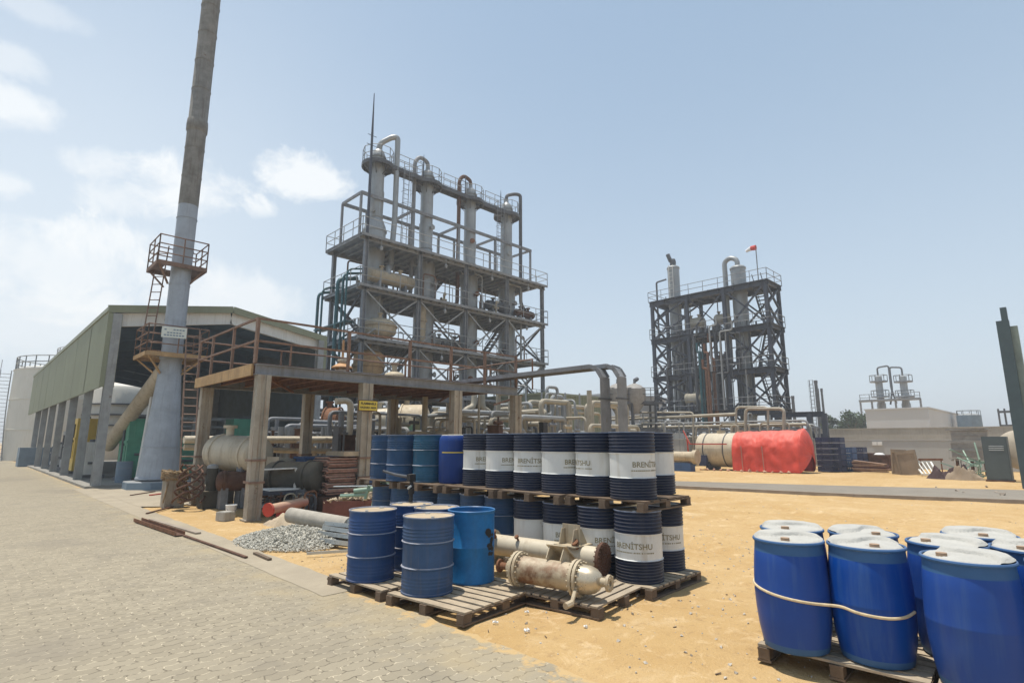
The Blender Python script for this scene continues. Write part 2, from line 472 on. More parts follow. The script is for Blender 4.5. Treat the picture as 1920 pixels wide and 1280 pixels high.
def paver_mat():
    m = bpy.data.materials.new('pavers'); m.use_nodes = True; t = m.node_tree; N = t.nodes; L = t.links; b = N['Principled BSDF']
    b.inputs['Roughness'].default_value = .9; b.inputs['Specular IOR Level'].default_value = .2
    P = N.new('ShaderNodeNewGeometry').outputs['Position']
    sp = N.new('ShaderNodeSeparateXYZ'); L.new(P, sp.inputs[0])
    def ma(op, a, c=None):
        n = N.new('ShaderNodeMath'); n.operation = op
        for i, v in enumerate((a, c)):
            if v is None: continue
            if isinstance(v, (int, float)): n.inputs[i].default_value = v
            else: L.new(v, n.inputs[i])
        return n.outputs[0]
    def zig(v, per, amp):   # triangle wave
        return ma('MULTIPLY', ma('SUBTRACT', ma('PINGPONG', ma('ADD', v, 500.0), per / 2), per / 4), amp * 4 / per)
    x, y = sp.outputs['X'], sp.outputs['Y']
    X2 = ma('ADD', x, zig(y, .125, .010)); Y2 = ma('ADD', y, zig(x, .125, .011))
    cb = N.new('ShaderNodeCombineXYZ'); L.new(X2, cb.inputs[0]); L.new(Y2, cb.inputs[1])
    br = N.new('ShaderNodeTexBrick'); L.new(cb.outputs[0], br.inputs['Vector'])
    br.offset = .5; br.inputs['Scale'].default_value = 1.0; br.inputs['Brick Width'].default_value = .25; br.inputs['Row Height'].default_value = .125
    br.inputs['Mortar Size'].default_value = .0062; br.inputs['Mortar Smooth'].default_value = .35
    br.inputs['Color1'].default_value = (.262, .228, .168, 1); br.inputs['Color2'].default_value = (.305, .266, .197, 1)
    def nz(s, d=5, r=.6):
        n = N.new('ShaderNodeTexNoise'); n.inputs['Scale'].default_value = s; n.inputs['Detail'].default_value = d; n.inputs['Roughness'].default_value = r; L.new(P, n.inputs['Vector']); return n.outputs['Fac']
    def rng(v, a, c, d=0., e=1.):
        n = N.new('ShaderNodeMapRange'); n.inputs[1].default_value = a; n.inputs[2].default_value = c; n.inputs[3].default_value = d; n.inputs[4].default_value = e; L.new(v, n.inputs[0]); return n.outputs[0]
    def mx(f, a, c):
        n = N.new('ShaderNodeMix'); n.data_type = 'RGBA'
        for i, v in ((0, f), (6, a), (7, c)):
            if isinstance(v, tuple): n.inputs[i].default_value = v + (1,)
            else: L.new(v, n.inputs[i])
        return n.outputs[2]
    joint = mx(rng(nz(13, 2), .47, .56), (.13, .11, .08), (.52, .45, .33))
    c = mx(br.outputs['Fac'], br.outputs['Color'], joint)
    c = mx(rng(nz(.45, 5), .36, .66, 0, .35), c, (.295, .255, .185))
    c = mx(rng(nz(1.3, 6, .7), .50, .72, 0, .5), c, (.19, .168, .135))
    c = mx(rng(nz(.22, 3, .5), .56, .64, 0, .35), c, (.17, .15, .125))
    c = mx(rng(nz(60, 2), .5, .75, 0, .25), c, (.20, .17, .13))
    # windblown sand along the edge by the drums
    ed = ma('ADD', rng(x, 1.2, 3.5), ma('MULTIPLY', ma('SUBTRACT', nz(1.8, 5), .5), 1.6))
    c = mx(rng(ed, .70, 1.15, 0, .55), c, (.38, .305, .185))
    c = mx(rng(ma('ADD', rng(x, 2.7, 3.62), ma('MULTIPLY', ma('SUBTRACT', nz(3.5, 6, .7), .5), 1.5)), .86, .98, 0, .9), c, (.47, .325, .155))
    L.new(c, b.inputs['Base Color'])
    bp = N.new('ShaderNodeBump'); bp.inputs['Strength'].default_value = .5; bp.inputs['Distance'].default_value = .006
    L.new(ma('SUBTRACT', ma('MULTIPLY', nz(50, 3), .4), br.outputs['Fac']), bp.inputs['Height']); L.new(bp.outputs[0], b.inputs['Normal'])
    MT['pavers'] = m
paver_mat()

def axis(parts):
    o = []
    for a, b, st in parts:
        n = max(1, round((b - a) / st)); o += [a + (b - a) * i / n for i in range(n)]
    return o + [parts[-1][1]]
gx = axis([(-2500, -200, 500), (-200, 3.2, 60), (3.2, 18, .13), (18, 40, .7), (40, 120, 16), (120, 2600, 400)])
gy = axis([(-2500, -60, 500), (-60, -2, 12), (-4, 16, .14), (16, 40, .7), (40, 140, 14), (140, 2600, 400)])
RUTS = ((6.2, -4, 17.5, 7.5, 0), (7.6, -4, 17.9, 6.3, 0), (9, 15, 17.8, -2.5, 0), (10.4, 15.5, 17.9, .2, 0), (8.2, 2.6, 14, 13, 0))
mb = MB(); vs = []
def gz(x, y):
    if x < 3.75: return -.03
    k = min(1, (x - 3.75) / .5)
    if x > 45 or y > 45 or y < -40: return -.02
    z = (noise.noise((x * .5, y * .5, 1)) * .022 + noise.noise((x * 1.7, y * 1.7, 4)) * .014 + noise.noise((x * 4.3, y * 4.3, 9)) * .009) * k
    for (ax, ay, bx, by, w) in RUTS:
        L2_ = (bx - ax) ** 2 + (by - ay) ** 2; t = ((x - ax) * (bx - ax) + (y - ay) * (by - ay)) / L2_
        if 0 < t < 1:
            d = abs((x - ax) * (by - ay) - (y - ay) * (bx - ax)) / math.sqrt(L2_) + .15 * noise.noise((t * 4, ax, 0))
            z += k * (-.045 * math.exp(-(d / .17) ** 2) + .026 * math.exp(-((d - .3) / .12) ** 2)) * (.7 + .5 * noise.noise((x * 1.1, y * 1.1, 3)))
    return z - .012
for y in gy:
    for x in gx: vs.append((x, y, gz(x, y)))
nx = len(gx)
mb.add(vs, [(j * nx + i, j * nx + i + 1, (j + 1) * nx + i + 1, (j + 1) * nx + i) for j in range(len(gy) - 1) for i in range(nx - 1)])
struct(mb.build('sand_ground', 'sand'))

# paved yard with a ragged sandy edge
mb = MB(); ys = axis([(-40, 2, 6), (2, 7.2, .12), (7.2, 110, 20)]); vs = []; fs = []
for y in ys:
    e = 3.63 + (noise.noise((y * 2.3, 0, 0)) * .09 + noise.noise((y * 9, 3, 0)) * .04 if y < 7.2 else 0)
    vs += [(-70, y, 0), (e, y, .006)]
for i in range(len(ys) - 1): fs.append((2 * i, 2 * i + 1, 2 * i + 3, 2 * i + 2))
mb.add(vs, fs); struct(mb.build('paved_yard', 'pavers'))
# concrete edging strip and pad by the stack
mb = MB(); ys = axis([(6.4, 27, .3)]); vs = []; fs = []
for y in ys:
    vs += [(3.22 + .02 * noise.noise((y * 2, 7, 0)), y, .010), (3.72 + .05 * noise.noise((y * 2.2, 2, 0)), y, .012)]
for i in range(len(ys) - 1): fs.append((2 * i, 2 * i + 1, 2 * i + 3, 2 * i + 2))
mb.add(vs, fs)
pad = [(3.70, 27.0), (3.70, 18.4), (4.3, 17.9), (5.2, 18.3), (7.5, 18.6), (9, 20), (9, 27.0)]
mb.add([(x, y, .016) for x, y in pad], [tuple(range(len(pad)))])
struct(mb.build('concrete_apron', 'apron', smooth=False))

# service road across the sand
near = [(17.9, 20), (19.99, 11.03), (20.98, 5.39), (22.39, 1.34), (24.6, -4), (28, -14)]
far = [(20.6, 21.5), (23.12, 12.74), (25.4, 6.9), (27.88, 1.62), (30.4, -4), (34.5, -14)]
mb = MB(); n = len(near)
mb.add([(x, y, .035) for x, y in near] + [(x, y, .035) for x, y in far], [(i, i + 1, n + i + 1, n + i) for i in range(n - 1)][::-1])
o = mb.build('asphalt_road', 'asphalt', smooth=False); struct(o)
for p in o.data.polygons:
    if p.normal.z < 0: p.flip()
mb = MB()
for a, b in zip(near[:-1], near[1:]):
    mb.bar((a[0], a[1], .03), (b[0], b[1], .03), .16, .14)
struct(mb.build('road_kerb', 'kerb', smooth=False))
# shed floor
mb = MB(); mb.box(3.55, 13.4, 26.7, 62, -.05, .10); struct(mb.build('shed_floor_slab', 'slab', smooth=False))

mb = MB(); mb.box(9.3, 49, 21.5, 27.5, -.05, .02); mb.box(13.5, 49, 27.5, 75, -.05, .02); mb.box(33, 60, 15.5, 21.5, -.05, .02) if False else None
struct(mb.build('plant_floor', 'plant_floor', smooth=False))
# loose pebbles on the sand (uncountable)
mb = MB()
def pebble(m, x, y, z, r):
    M = TR(x, y, z) @ Matrix.Rotation(rnd.random() * 6, 4, Vector((rnd.random(), rnd.random(), rnd.random() + .1)).normalized())
    p = [Vector(q) * r for q in ((1, 0, 0), (-.9, .1, 0), (0, .8, .1), (.1, -.85, 0), (0, .1, .6), (.1, 0, -.6))]
    m.add([M @ (q * rnd.uniform(.75, 1.2)) for q in p], ((0, 2, 4), (2, 1, 4), (1, 3, 4), (3, 0, 4), (2, 0, 5), (1, 2, 5), (3, 1, 5), (0, 3, 5)))
for i in range(2600):
    x = rnd.uniform(3.8, 11); y = rnd.uniform(-1, 9)
    if rnd.random() < .35: x = rnd.uniform(8, 24); y = rnd.uniform(-4, 18)
    pebble(mb, x, y, gz(x, y) + .003, rnd.choice((.006, .008, .01, .013, .018, .026)))
o = mb.build('scattered_pebbles', 'stone', smooth=False); o['kind'] = 'stuff'; o['label'] = 'small pebbles scattered over the sand'; o['category'] = 'pebbles'
mb = MB()
for i in range(170):
    x = rnd.uniform(3.75, 10); y = rnd.uniform(-1, 9)
    if rnd.random() < .4: x = rnd.uniform(8, 30); y = rnd.uniform(-4, 18)
    a = rnd.random() * 6.28; L_ = rnd.uniform(.008, .03); z = gz(x, y) + .008
    mb.bar((x - L_ * math.cos(a), y - L_ * math.sin(a), z), (x + L_ * math.cos(a), y + L_ * math.sin(a), z + rnd.uniform(-.003, .006)), rnd.uniform(.006, .013), .006)
o = mb.build('scattered_chips', 'pallet_dark', smooth=False); o['kind'] = 'stuff'; o['label'] = 'dark wood chips and debris scattered over the sand'; o['category'] = 'debris'
# crushed stone heap by the edging strip
mb = MB()
hc = Vector((4.55, 10.35, 0))
for i in range(3600):
    a = rnd.random() * 6.283; q = math.sqrt(rnd.random())
    x = hc.x + math.cos(a) * q * .95; y = hc.y + math.sin(a) * q * 1.25
    h = .26 * max(0, 1 - q) ** .8
    pebble(mb, x, y, h * rnd.uniform(.75, 1.05) + .005, rnd.uniform(.018, .036))
prof = [(.98, -.03), (.8, .03), (.5, .13), (.25, .19), (0, .24)]
mb.lathe(prof, 24, TR(*hc) @ Matrix.Diagonal((.9, 1.2, 1, 1)))
mk('gravel', (.44, .42, .36), .9, var=.35, vs=25)
o = mb.build('gravel_heap', 'gravel', smooth=False); tag(o, 'low heap of grey crushed stone beside the concrete edging strip', 'gravel heap')

# ================================================================ DRUMS
HD = .82
def rib(pr, ms, z0, z1, n, r, amp, mi, hi=None):
    st = (z1 - z0) / n
    for i in range(n):
        z = z0 + i * st
        for dz, dr in ((.12, 0), (.35, amp), (.6, amp), (.85, 0)):
            pr.append((r + dr, z + dz * st)); ms.append(mi)
def drum_text(parent, txt, size, r, z, ang=0, m='lettering_olive', bold=.0012, name='lettering'):
    vs, fs = text_mesh(txt, size, bold)
    b = MB(); b.add([((r) * math.cos(ang + v.x / r), (r) * math.sin(ang + v.x / r), z + v.y) for v in vs], fs)
    return b.build(name, m, parent, smooth=False)
def top_and_bung(root, r, m, hgt):
    b = MB(); b.lathe([(r - .001, hgt - .012), (r * .97, hgt - .016), (r * .6, hgt - .010), (0, hgt - .008)], 36)
    t = b.build('top', m, root)
    c = MB(); c.tube((r * .62, .02, hgt - .012), (r * .62, .02, hgt + .004), .032, 12); c.tube((-r * .6, -.05, hgt - .012), (-r * .6, -.05, hgt + .002), .02, 10)
    c.build('bung', 'galvanised', t)
def make_banded():
    root = thing('steel_drum', '', 'drum')
    r = .285; pr = [(0, .004), (r - .01, .004), (r + .007, 0), (r + .009, .016), (r, .022)]; ms = [0] * 5
    rib(pr, ms, .03, .235, 6, r, .0085, 0)
    pr += [(r, .243), (r + .011, .249), (r + .012, .256), (r, .263)]; ms += [0, 2, 1, 1]
    pr += [(r, .545), (r + .011, .551), (r + .011, .557), (r, .564)]; ms += [1, 1, 0, 0]
    rib(pr, ms, .57, .785, 5, r, .0085, 0)
    pr += [(r, .795), (r + .007, .80), (r + .010, .808), (r + .009, HD), (r, HD), (r - .006, HD - .012)]; ms += [0, 0, 2, 2, 2]
    b = MB(); b.lathe(pr, 48, None, ms[:len(pr) - 1]); b.build('body', ['drum_navy', 'drum_band', 'hoop_worn_glint'], root)
    top_and_bung(root, r, 'drum_top', HD)
    drum_text(root, 'BREN\u0130TSHU', .092, r + .0025, .415)
    # small second line of print, too fine to read
    c = MB(); x = -.26
    while x < .26:
        w = rnd.uniform(.006, .022)
        a0, a1 = x / r, (x + w) / r; q = r + .0022
        c.add([(q * math.cos(a0), q * math.sin(a0), .338), (q * math.cos(a1), q * math.sin(a1), .338), (q * math.cos(a1), q * math.sin(a1), .352), (q * math.cos(a0), q * math.sin(a0), .352)], [(0, 1, 2, 3)])
        x += w + rnd.choice((.005, .006, .016))
    c.build('small_print', 'lettering_olive', root, smooth=False)
    return root
def make_plain(m, lidm='lid_dusty', ribs=True):
    root = thing('steel_drum', '', 'drum'); r = .285
    pr = [(0, .004), (r - .01, .004), (r + .007, 0), (r + .009, .016), (r, .022)]; ms = [0] * 5
    if ribs: rib(pr, ms, .06, .20, 4, r, .004, 0)
    pr += [(r, .262), (r + .014, .272), (r + .015, .282), (r, .292)]; ms += [0, 0, 1, 0]
    pr += [(r, .528), (r + .014, .538), (r + .015, .548), (r, .558)]; ms += [0, 0, 1, 0]
    if ribs: rib(pr, ms, .575, .72, 4, r, .007, 0)
    pr += [(r, .79), (r + .007, .80), (r + .010, .808), (r + .009, HD), (r, HD), (r - .006, HD - .012)]; ms += [0, 0, 1, 1, 1]
    b = MB(); b.lathe(pr, 48, None, ms[:len(pr) - 1]); b.build('body', [m, 'hoop_worn_glint'], root)
    top_and_bung(root, r, lidm, HD)
    return root
G1 = 'banded drums stacked on pallets'
banded = make_banded()
first = [True]
def put(proto, x, y, z, label, group, ang=0):
    if not proto.get('used'):
        proto['used'] = 1; proto.location = (x, y, z); proto.rotation_euler = (0, 0, ang); proto['label'] = label
        if group: proto['group'] = group
        return proto
    o = dup(proto, (x, y, z), ang, label, group)
    return o
ZL, ZU = .13, 1.08
def face(x, y): return math.atan2(-y, -x)      # angle that looks back to where the photo was taken
SX, SY, SP = 6.18, 4.05, .6
lab = {0: 'front corner banded drum of the upper tier, lettering near its right edge',
       1: 'banded drum in the upper tier, second from the front corner, lettering at its left edge',
       2: 'banded drum in the upper tier, third from the front corner',
       3: 'banded drum in the upper tier whose lettering fills its whole visible band',
       4: 'banded drum in the upper tier, second one right of the smooth plastic drum',
       5: 'banded drum in the upper tier, directly right of the smooth plastic drum'}
ta = {0: .85, 1: -1.15, 2: 1.0, 3: -.02, 4: .75, 5: .6}
for k in range(6):
    y = SY + SP * k
    put(banded, SX + (k % 2) * .03 - .02 * (k == 0), y, ZU, lab[k], G1, face(SX, y) + ta[k])
put(banded, 6.93, 4.22, ZU, 'rightmost banded drum of the upper tier, standing behind the front corner drum', G1, face(6.93, 4.2) - 1.0)
labl = {0: 'banded drum of the lower tier with full lettering, right of the rusty tube plate',
        1: 'banded drum of the lower tier directly behind the rusty tube plate',
        2: 'banded drum of the lower tier behind the upright bracket of the rear heat exchanger',
        3: 'banded drum of the lower tier nearest to the open sky blue drum'}
tl = {0: -.25, 1: .62, 2: .45, 3: 1.55}
for k in range(4):
    y = 3.98 + SP * k
    put(banded, 6.12 + .02 * (k % 2), y, ZL, labl[k], G1, face(6.12, y) + tl[k])
put(banded, 6.90, 4.12, ZL, 'rightmost banded drum of the lower tier, beside the open sand', G1, face(6.9, 4.1) + .1)
# smooth plastic drum in the row
root = thing('plastic_drum', 'smooth blue plastic drum with a yellow label strip between banded and plain drums', 'drum', (6.16, SY + SP * 6 + .02, ZU))
OFF[root.name] = Vector()
b = MB(); b.lathe([(0, 0), (.25, 0), (.272, .03), (.278, .4), (.276, .70), (.262, .765), (.235, .80)], 40, None, [0] * 6); b.build('body', 'plastic_dim', root)
b = MB(); b.lathe([(.235, .80), (.228, .815), (.10, .82), (0, .82)], 40); b.build('top', 'lid_cloth', root)
b = MB(); q = .279; a0 = face(6.1, 7.6)
b.add([(q * math.cos(a0 + t), q * math.sin(a0 + t), z) for z in (.505, .525) for t in [-.9 + 1.8 * i / 16 for i in range(17)]], [(i, i + 1, 18 + i, 17 + i) for i in range(16)])
b.build('label_strip', 'sign_yellow', root)
# plain drums at the far end of the row
pd = make_plain('drum_deep', 'drum_top')
G2 = 'plain blue drums of the stack'
put(pd, 6.02, 8.22, ZU, 'greenish blue hooped drum in the upper tier next to the smooth plastic drum', G2, 1.2); recolour(pd, {'drum_deep': 'drum_teal'})
pd2 = make_plain('drum_deep', 'drum_top')
put(pd2, 5.86, 8.83, ZU, 'dark blue hooped drum in the upper tier, second from its left end', G2, 2.2)
put(pd2, 5.94, 9.52, ZU, 'dark blue hooped drum at the left end of the upper tier', G2, .4)
lowlab = ['dark navy lower tier drum seen in the gap right of the open sky blue drum', 'dark navy lower tier drum, only its lid showing above the open drum',
          'dark navy lower tier drum behind the front slate drum, only its rim showing', 'dark blue drum in the lower tier under the greenish blue hooped drum',
          'dark blue drum in the lower tier behind the black hand pump', 'dark blue drum at the left end of the lower tier beside the green valve casting']
for i, k in enumerate((4, 5, 6, 7, 8, 9)):
    put(pd2, 6.1 - .03 * max(0, i - 2), 3.98 + SP * k + (.15 if k > 6 else 0), ZL, lowlab[i], G2, k * 1.3)

# drums standing in front on their own pallets
G3 = 'drums on the front pallets'
f1 = make_plain('drum_blue'); put(f1, 3.81, 6.36, .125, 'blue ribbed drum with a dusty lid at the left end of the front pallets', G3, .3)
put(f1, 4.50, 6.52, .125, 'blue drum carrying the hand pump, half hidden behind the leftmost front drum', G3, 1.9)
put(f1, 4.52, 5.98, .125, 'blue drum with a sandy lid standing between the front slate drum and the stack', G3, 2.6)
f2 = make_plain('drum_slate'); put(f2, 3.94, 5.36, .130, 'slate blue scuffed drum with a rusty rim standing foremost on the slatted pallet', G3, .9)
root = thing('open_drum', 'sky blue smooth drum without a lid, scuffed black on its right side', 'drum', (4.62, 5.40, .130), G3); OFF[root.name] = Vector(); r = .285
b = MB(); b.lathe([(0, .01), (r - .02, .01), (r, 0), (r + .004, .02), (r, .03), (r, .40), (r + .003, .405), (r, .41), (r, .79), (r + .008, .80), (r + .01, .82), (r + .002, .828), (r - .008, .82), (r - .01, .70), (r - .012, .04)], 48); b.build('shell', 'drum_sky', root)
b = MB(); b.lathe([(r - .013, .55), (0, .55)], 32); b.build('dark_hole', 'black', root)  # black disc stands in for the shade inside the open drum
b = MB(); a0 = face(4.62, 5.40); q = r + .002
for i in range(14):
    a = a0 + .95 + rnd.uniform(-.16, .16); z = .46 + rnd.uniform(-.14, .14); w = rnd.uniform(.02, .06) / r; hh = rnd.uniform(.02, .07)
    n = 8; b.add([(( q + i * .0001) * math.cos(a + w * math.cos(6.283 * j / n)), (q + i * .0001) * math.sin(a + w * math.cos(6.283 * j / n)), z + hh * math.sin(6.283 * j / n) * rnd.uniform(.6, 1)) for j in range(n)], [tuple(range(n))])
b.build('black_scuff', 'black_paint', root)
# hand pump
root = thing('hand_pump', 'black hand pump with a long bare metal lever rising over the front drums', 'hand pump', (4.62, 6.72, .94))
b = MB(); b.tube((4.62, 6.72, .94), (4.64, 6.74, 1.30), .028, 10); b.box(4.58, 4.68, 6.70, 6.78, 1.22, 1.32); b.tube((4.63, 6.73, 1.05), (4.63, 6.73, 1.12), .045, 10); b.build('pump_body', 'black', root)
b = MB(); b.path([(4.66, 6.74, 1.27), (4.50, 6.95, 1.31), (4.40, 7.12, 1.36)], [.022, .02, .016], 8); b.build('lever', 'dark_steel', root)
b = MB(); b.tube((4.60, 6.70, 1.16), (4.50, 6.62, 1.14), .016, 8); b.build('spout', 'galvanised', root)

# ================================================================ PALLETS
def make_pallet(n=9, wood='pallet_wood'):
    root = thing('wooden_pallet', '', 'pallet'); L = 1.1; w = L / n
    b = MB()
    for i in range(n):
        x = -L / 2 + w * (i + .5); dz = rnd.uniform(-.002, .002); e = rnd.uniform(0, .012)
        b.box(x - w * .36, x + w * .36, -L / 2 + e, L / 2 - e * .6, .108 + dz, .127 + dz)
    b.build('deck_boards', wood, root, smooth=False)
    b = MB()
    for y in (-.5, 0, .5):
        b.box(-L / 2, L / 2, y - .045, y + .045, .088, .105)
        for x in (-.5, 0, .5): b.box(x - .05, x + .05, y - .042, y + .042, .020, .088)
    b.build('bearers', 'pallet_dark', root, smooth=False)
    b = MB()
    for y in (-.5, 0, .5): b.box(-L / 2, L / 2, y - .05, y + .05, .0, .018)
    b.build('bottom_boards', 'pallet_dark', root, smooth=False)
    return root
GP = 'wooden pallets'
pal = make_pallet(); pal['used'] = 1; pal.location = (4.30, 5.10, 0); pal.scale = (1.22, 1.08, 1); pal.rotation_euler.z = R(7); pal['label'] = 'slatted pallet under the slate drum and the open sky blue drum'; pal['group'] = GP
def pput(x, y, z, lab, rz=0, sc=(1, 1, 1)):
    o = dup(pal, (x, y, z), R(rz), lab, GP); o.scale = sc; return o
pput(4.14, 6.33, 0, 'slatted pallet lying left of the slate drum under the leftmost front drum', 3, (1.1, 1.05, 1))
pput(5.37, 4.25, 0, 'slatted pallet under the two dirty heat exchangers', -83, (1.0, 1.15, 1))
pput(6.42, 4.22, 0, 'ground pallet under the rightmost banded drums at the front corner', 2, (1.15, 1.06, 1))
pput(6.35, 5.5, 0, 'ground pallet under the banded drums behind the heat exchangers', 0, (1, 1.06, 1))
pk = make_pallet(6, 'pallet_dark'); pk['used'] = 1
pk.location = (6.42, 4.32, .95); pk.scale = (1.04, 1.12, 1); pk['label'] = 'pallet between the tiers under the front corner upper drum'; pk['group'] = GP
for i, (y, lb) in enumerate(((5.55, 'pallet between the tiers, second from the front corner'), (6.80, 'pallet between the tiers, middle of the row below the lettered drums'),
                             (8.05, 'pallet between the tiers below the smooth plastic drum'), (9.35, 'pallet between the tiers at the far left end of the stack'))):
    o = dup(pk, (6.36 - .06 * i, y, .95), R((0, 1, -1, 2)[i]), lb, GP); o.scale = (1.1, 1.1, 1)

# ================================================================ PLASTIC BARRELS (right foreground)
def make_barrel():
    root = thing('plastic_barrel', '', 'barrel')
    H = .84
    b = MB(); b.lathe([(0, .0), (.215, .0), (.238, .012), (.246, .035), (.250, .06), (.268, .16), (.282, .30), (.2865, .42), (.2875, .425), (.2865, .435), (.284, .54), (.276, .66), (.268, .745), (.2665, .75), (.266, .76), (.262, .80), (.262, H - .01)], 56, None, [1, 1, 1, 1] + [0] * 9 + [1] * 3)
    b.build('body', ['plastic_blue', 'plastic_blue_pale'], root)
    b = MB(); b.lathe([(.262, H - .012), (.273, H - .010), (.276, H), (.272, H + .010), (.262, H + .012), (.256, H + .004)], 56); b.build('rim', 'plastic_blue_pale', root)
    b = MB(); NR, NA = 26, 80; vs = []; fs = []
    for i in range(NR + 1):
        for j in range(NA):
            rr = .264 * i / NR; a = 2 * math.pi * j / NA; x, y = rr * math.cos(a), rr * math.sin(a)
            s = y - .06 * math.sin(x * 12)
            z = H + .010 + .034 * (1 / (1 + math.exp(-s * 110))) + .018 * (1 - (rr / .264) ** 2)
            z -= .014 * math.exp(-(s / .011) ** 2) * (rr < .25)
            if rr > .235: z -= (rr - .235) / .029 * .022
            if math.hypot(x + .02, y + .16) < .05: z -= .008
            z += noise.noise((x * 14, y * 14, 2)) * .004
            vs.append((x, y, z))
    for i in range(NR):
        for j in range(NA): fs.append((i * NA + j, (i + 1) * NA + j, (i + 1) * NA + (j + 1) % NA, i * NA + (j + 1) % NA))
    b.add(vs, fs); lid = b.build('lid', 'lid_cloth', root)
    b = MB(); b.tube((-.02, -.16, H + .012), (-.02, -.16, H + .036), .034, 14); b.build('bung', 'bung', lid)
    return root
GB = 'blue plastic barrels with white lids'
bar = make_barrel(); bar['used'] = 1
spots = [(5.08, 1.83, .4, 'leftmost front plastic barrel, with the rope slung highest round it'),
         (5.25, 1.30, .9, 'middle front plastic barrel, with the rope sagging across its waist'),
         (5.17, .66, -.5, 'blue plastic barrel nearest the camera, large and without any rope across it'),
         (5.72, 2.02, .2, 'white lidded blue barrel behind the roped left corner barrel, only its lid showing'),
         (5.88, 1.47, 1.2, 'white lidded blue barrel behind the rope sagged middle barrel, only its lid showing'),
         (5.80, .86, -.4, 'white lidded blue barrel directly behind the nearest large barrel'),
         (6.50, .72, .7, 'white lidded blue barrel in the rearmost row at the picture edge'),
         (5.95, .34, .1, 'white lidded blue barrel cut by the picture edge, farther of the two there'),
         (5.40, .10, .6, 'white lidded blue barrel cut by the picture edge, nearer of the two there')]
for i, (x, y, a, lb) in enumerate(spots):
    rz = face(x, y) + R(90) + a - .4
    if i == 0: bar.location = (x, y, .127); bar.rotation_euler.z = rz; bar['label'] = lb; bar['group'] = GB
    else: dup(bar, (x, y, .127 if i != 2 else .127), rz, lb, GB)
pput(5.52, 1.54, 0, 'pallet under the roped blue plastic barrels', 3, (1.04, 1.06, 1))
pput(5.66, .36, 0, 'pallet under the barrel nearest the camera', 4, (1.06, 1.06, 1))
b = MB(); pts = []
def bp(i, a, z, k=.289):
    x, y = spots[i][0], spots[i][1]; t = face(x, y) + a; return (x + k * math.cos(t), y + k * math.sin(t), z)
for a, z in ((-2.2, .62), (-1.8, .612), (-1.4, .60), (-1.0, .588), (-.6, .572), (-.2, .557), (.2, .543), (.55, .53)): pts.append(bp(0, a, z + .005, .292))
for a, z in ((-.75, .525), (-.4, .508), (0, .50), (.4, .495), (.8, .505), (1.15, .53)): pts.append(bp(1, a, z + .005, .292))
b.path(pts, .0115, 8, bend=.05); tag(b.build('rope', 'rope'), 'sandy rope slung round two blue plastic barrels', 'rope')

# ================================================================ HEAT EXCHANGERS
def bolts(b, M, r, n, z0, z1, br=.011):
    for i in range(n):
        a = 2 * math.pi * i / n
        b.tube(M @ Vector((r * math.cos(a), r * math.sin(a), z0)), M @ Vector((r * math.cos(a), r * math.sin(a), z1)), br, 6)
mk('exch_paint', (.40, .33, .23), .55, .1, var=.2, vs=3, rust=.72, rc=(.22, .115, .06), rs=1.8, dust=.4, dc=(.55, .47, .35))
mk('exch_bare', (.47, .41, .31), .32, .45, var=.2, vs=3, dust=.35, rust=.12)
p0 = at_z(966, 1064, .34); p1 = at_z(1088, 1084, .33)
root = thing('heat_exchanger', 'dirty horizontal heat exchanger with a round domed head, lying in front on its pallet', 'heat exchanger', (4.8, 4.3, .13))
M = along(p0, p1); Lg = (p1 - p0).length
b = MB(); b.lathe([(.145, .0), (.145, Lg)], 40, M); b.build('shell', 'exch_paint', root)
b = MB(); b.lathe([(0, Lg + .25), (.045, Lg + .245), (.09, Lg + .222), (.125, Lg + .175), (.145, Lg + .11), (.150, Lg + .02)], 40, M); hd = b.build('domed_head', 'exch_bare', root)
b = MB(); b.lathe([(.045, Lg + .23), (.045, Lg + .32), (.085, Lg + .32), (.085, Lg + .35), (.03, Lg + .35), (.03, Lg + .30)], 20, M @ TR(0, .0, 0)); bolts(b, M, .068, 6, Lg + .31, Lg + .365, .008); b.build('nozzle', 'cream_dirty', hd)
for k, z in enumerate((.02, Lg - .06)):
    b = MB(); b.lathe([(.14, z), (.192, z), (.192, z + .03), (.14, z + .03)], 44, M); b.build('flange', 'cream_dirty', root)
    b = MB(); b.lathe([(.14, z + .045), (.192, z + .045), (.192, z + .075), (.14, z + .075)], 44, M); bolts(b, M, .172, 18, z - .025, z + .10, .009); b.build('bolted_flange', 'cream_dirty', root)
b = MB(); b.lathe([(0, -.10), (.07, -.09), (.12, -.05), (.145, .02)], 32, M); b.build('rear_head', 'cream_dirty', root)
b = MB(); b.lathe([(.04, -.20), (.04, -.10)], 14, M); b.lathe([(0, -.225), (.075, -.225), (.075, -.20), (0, -.20)], 16, M); b.build('drain_flange', 'rust', root)
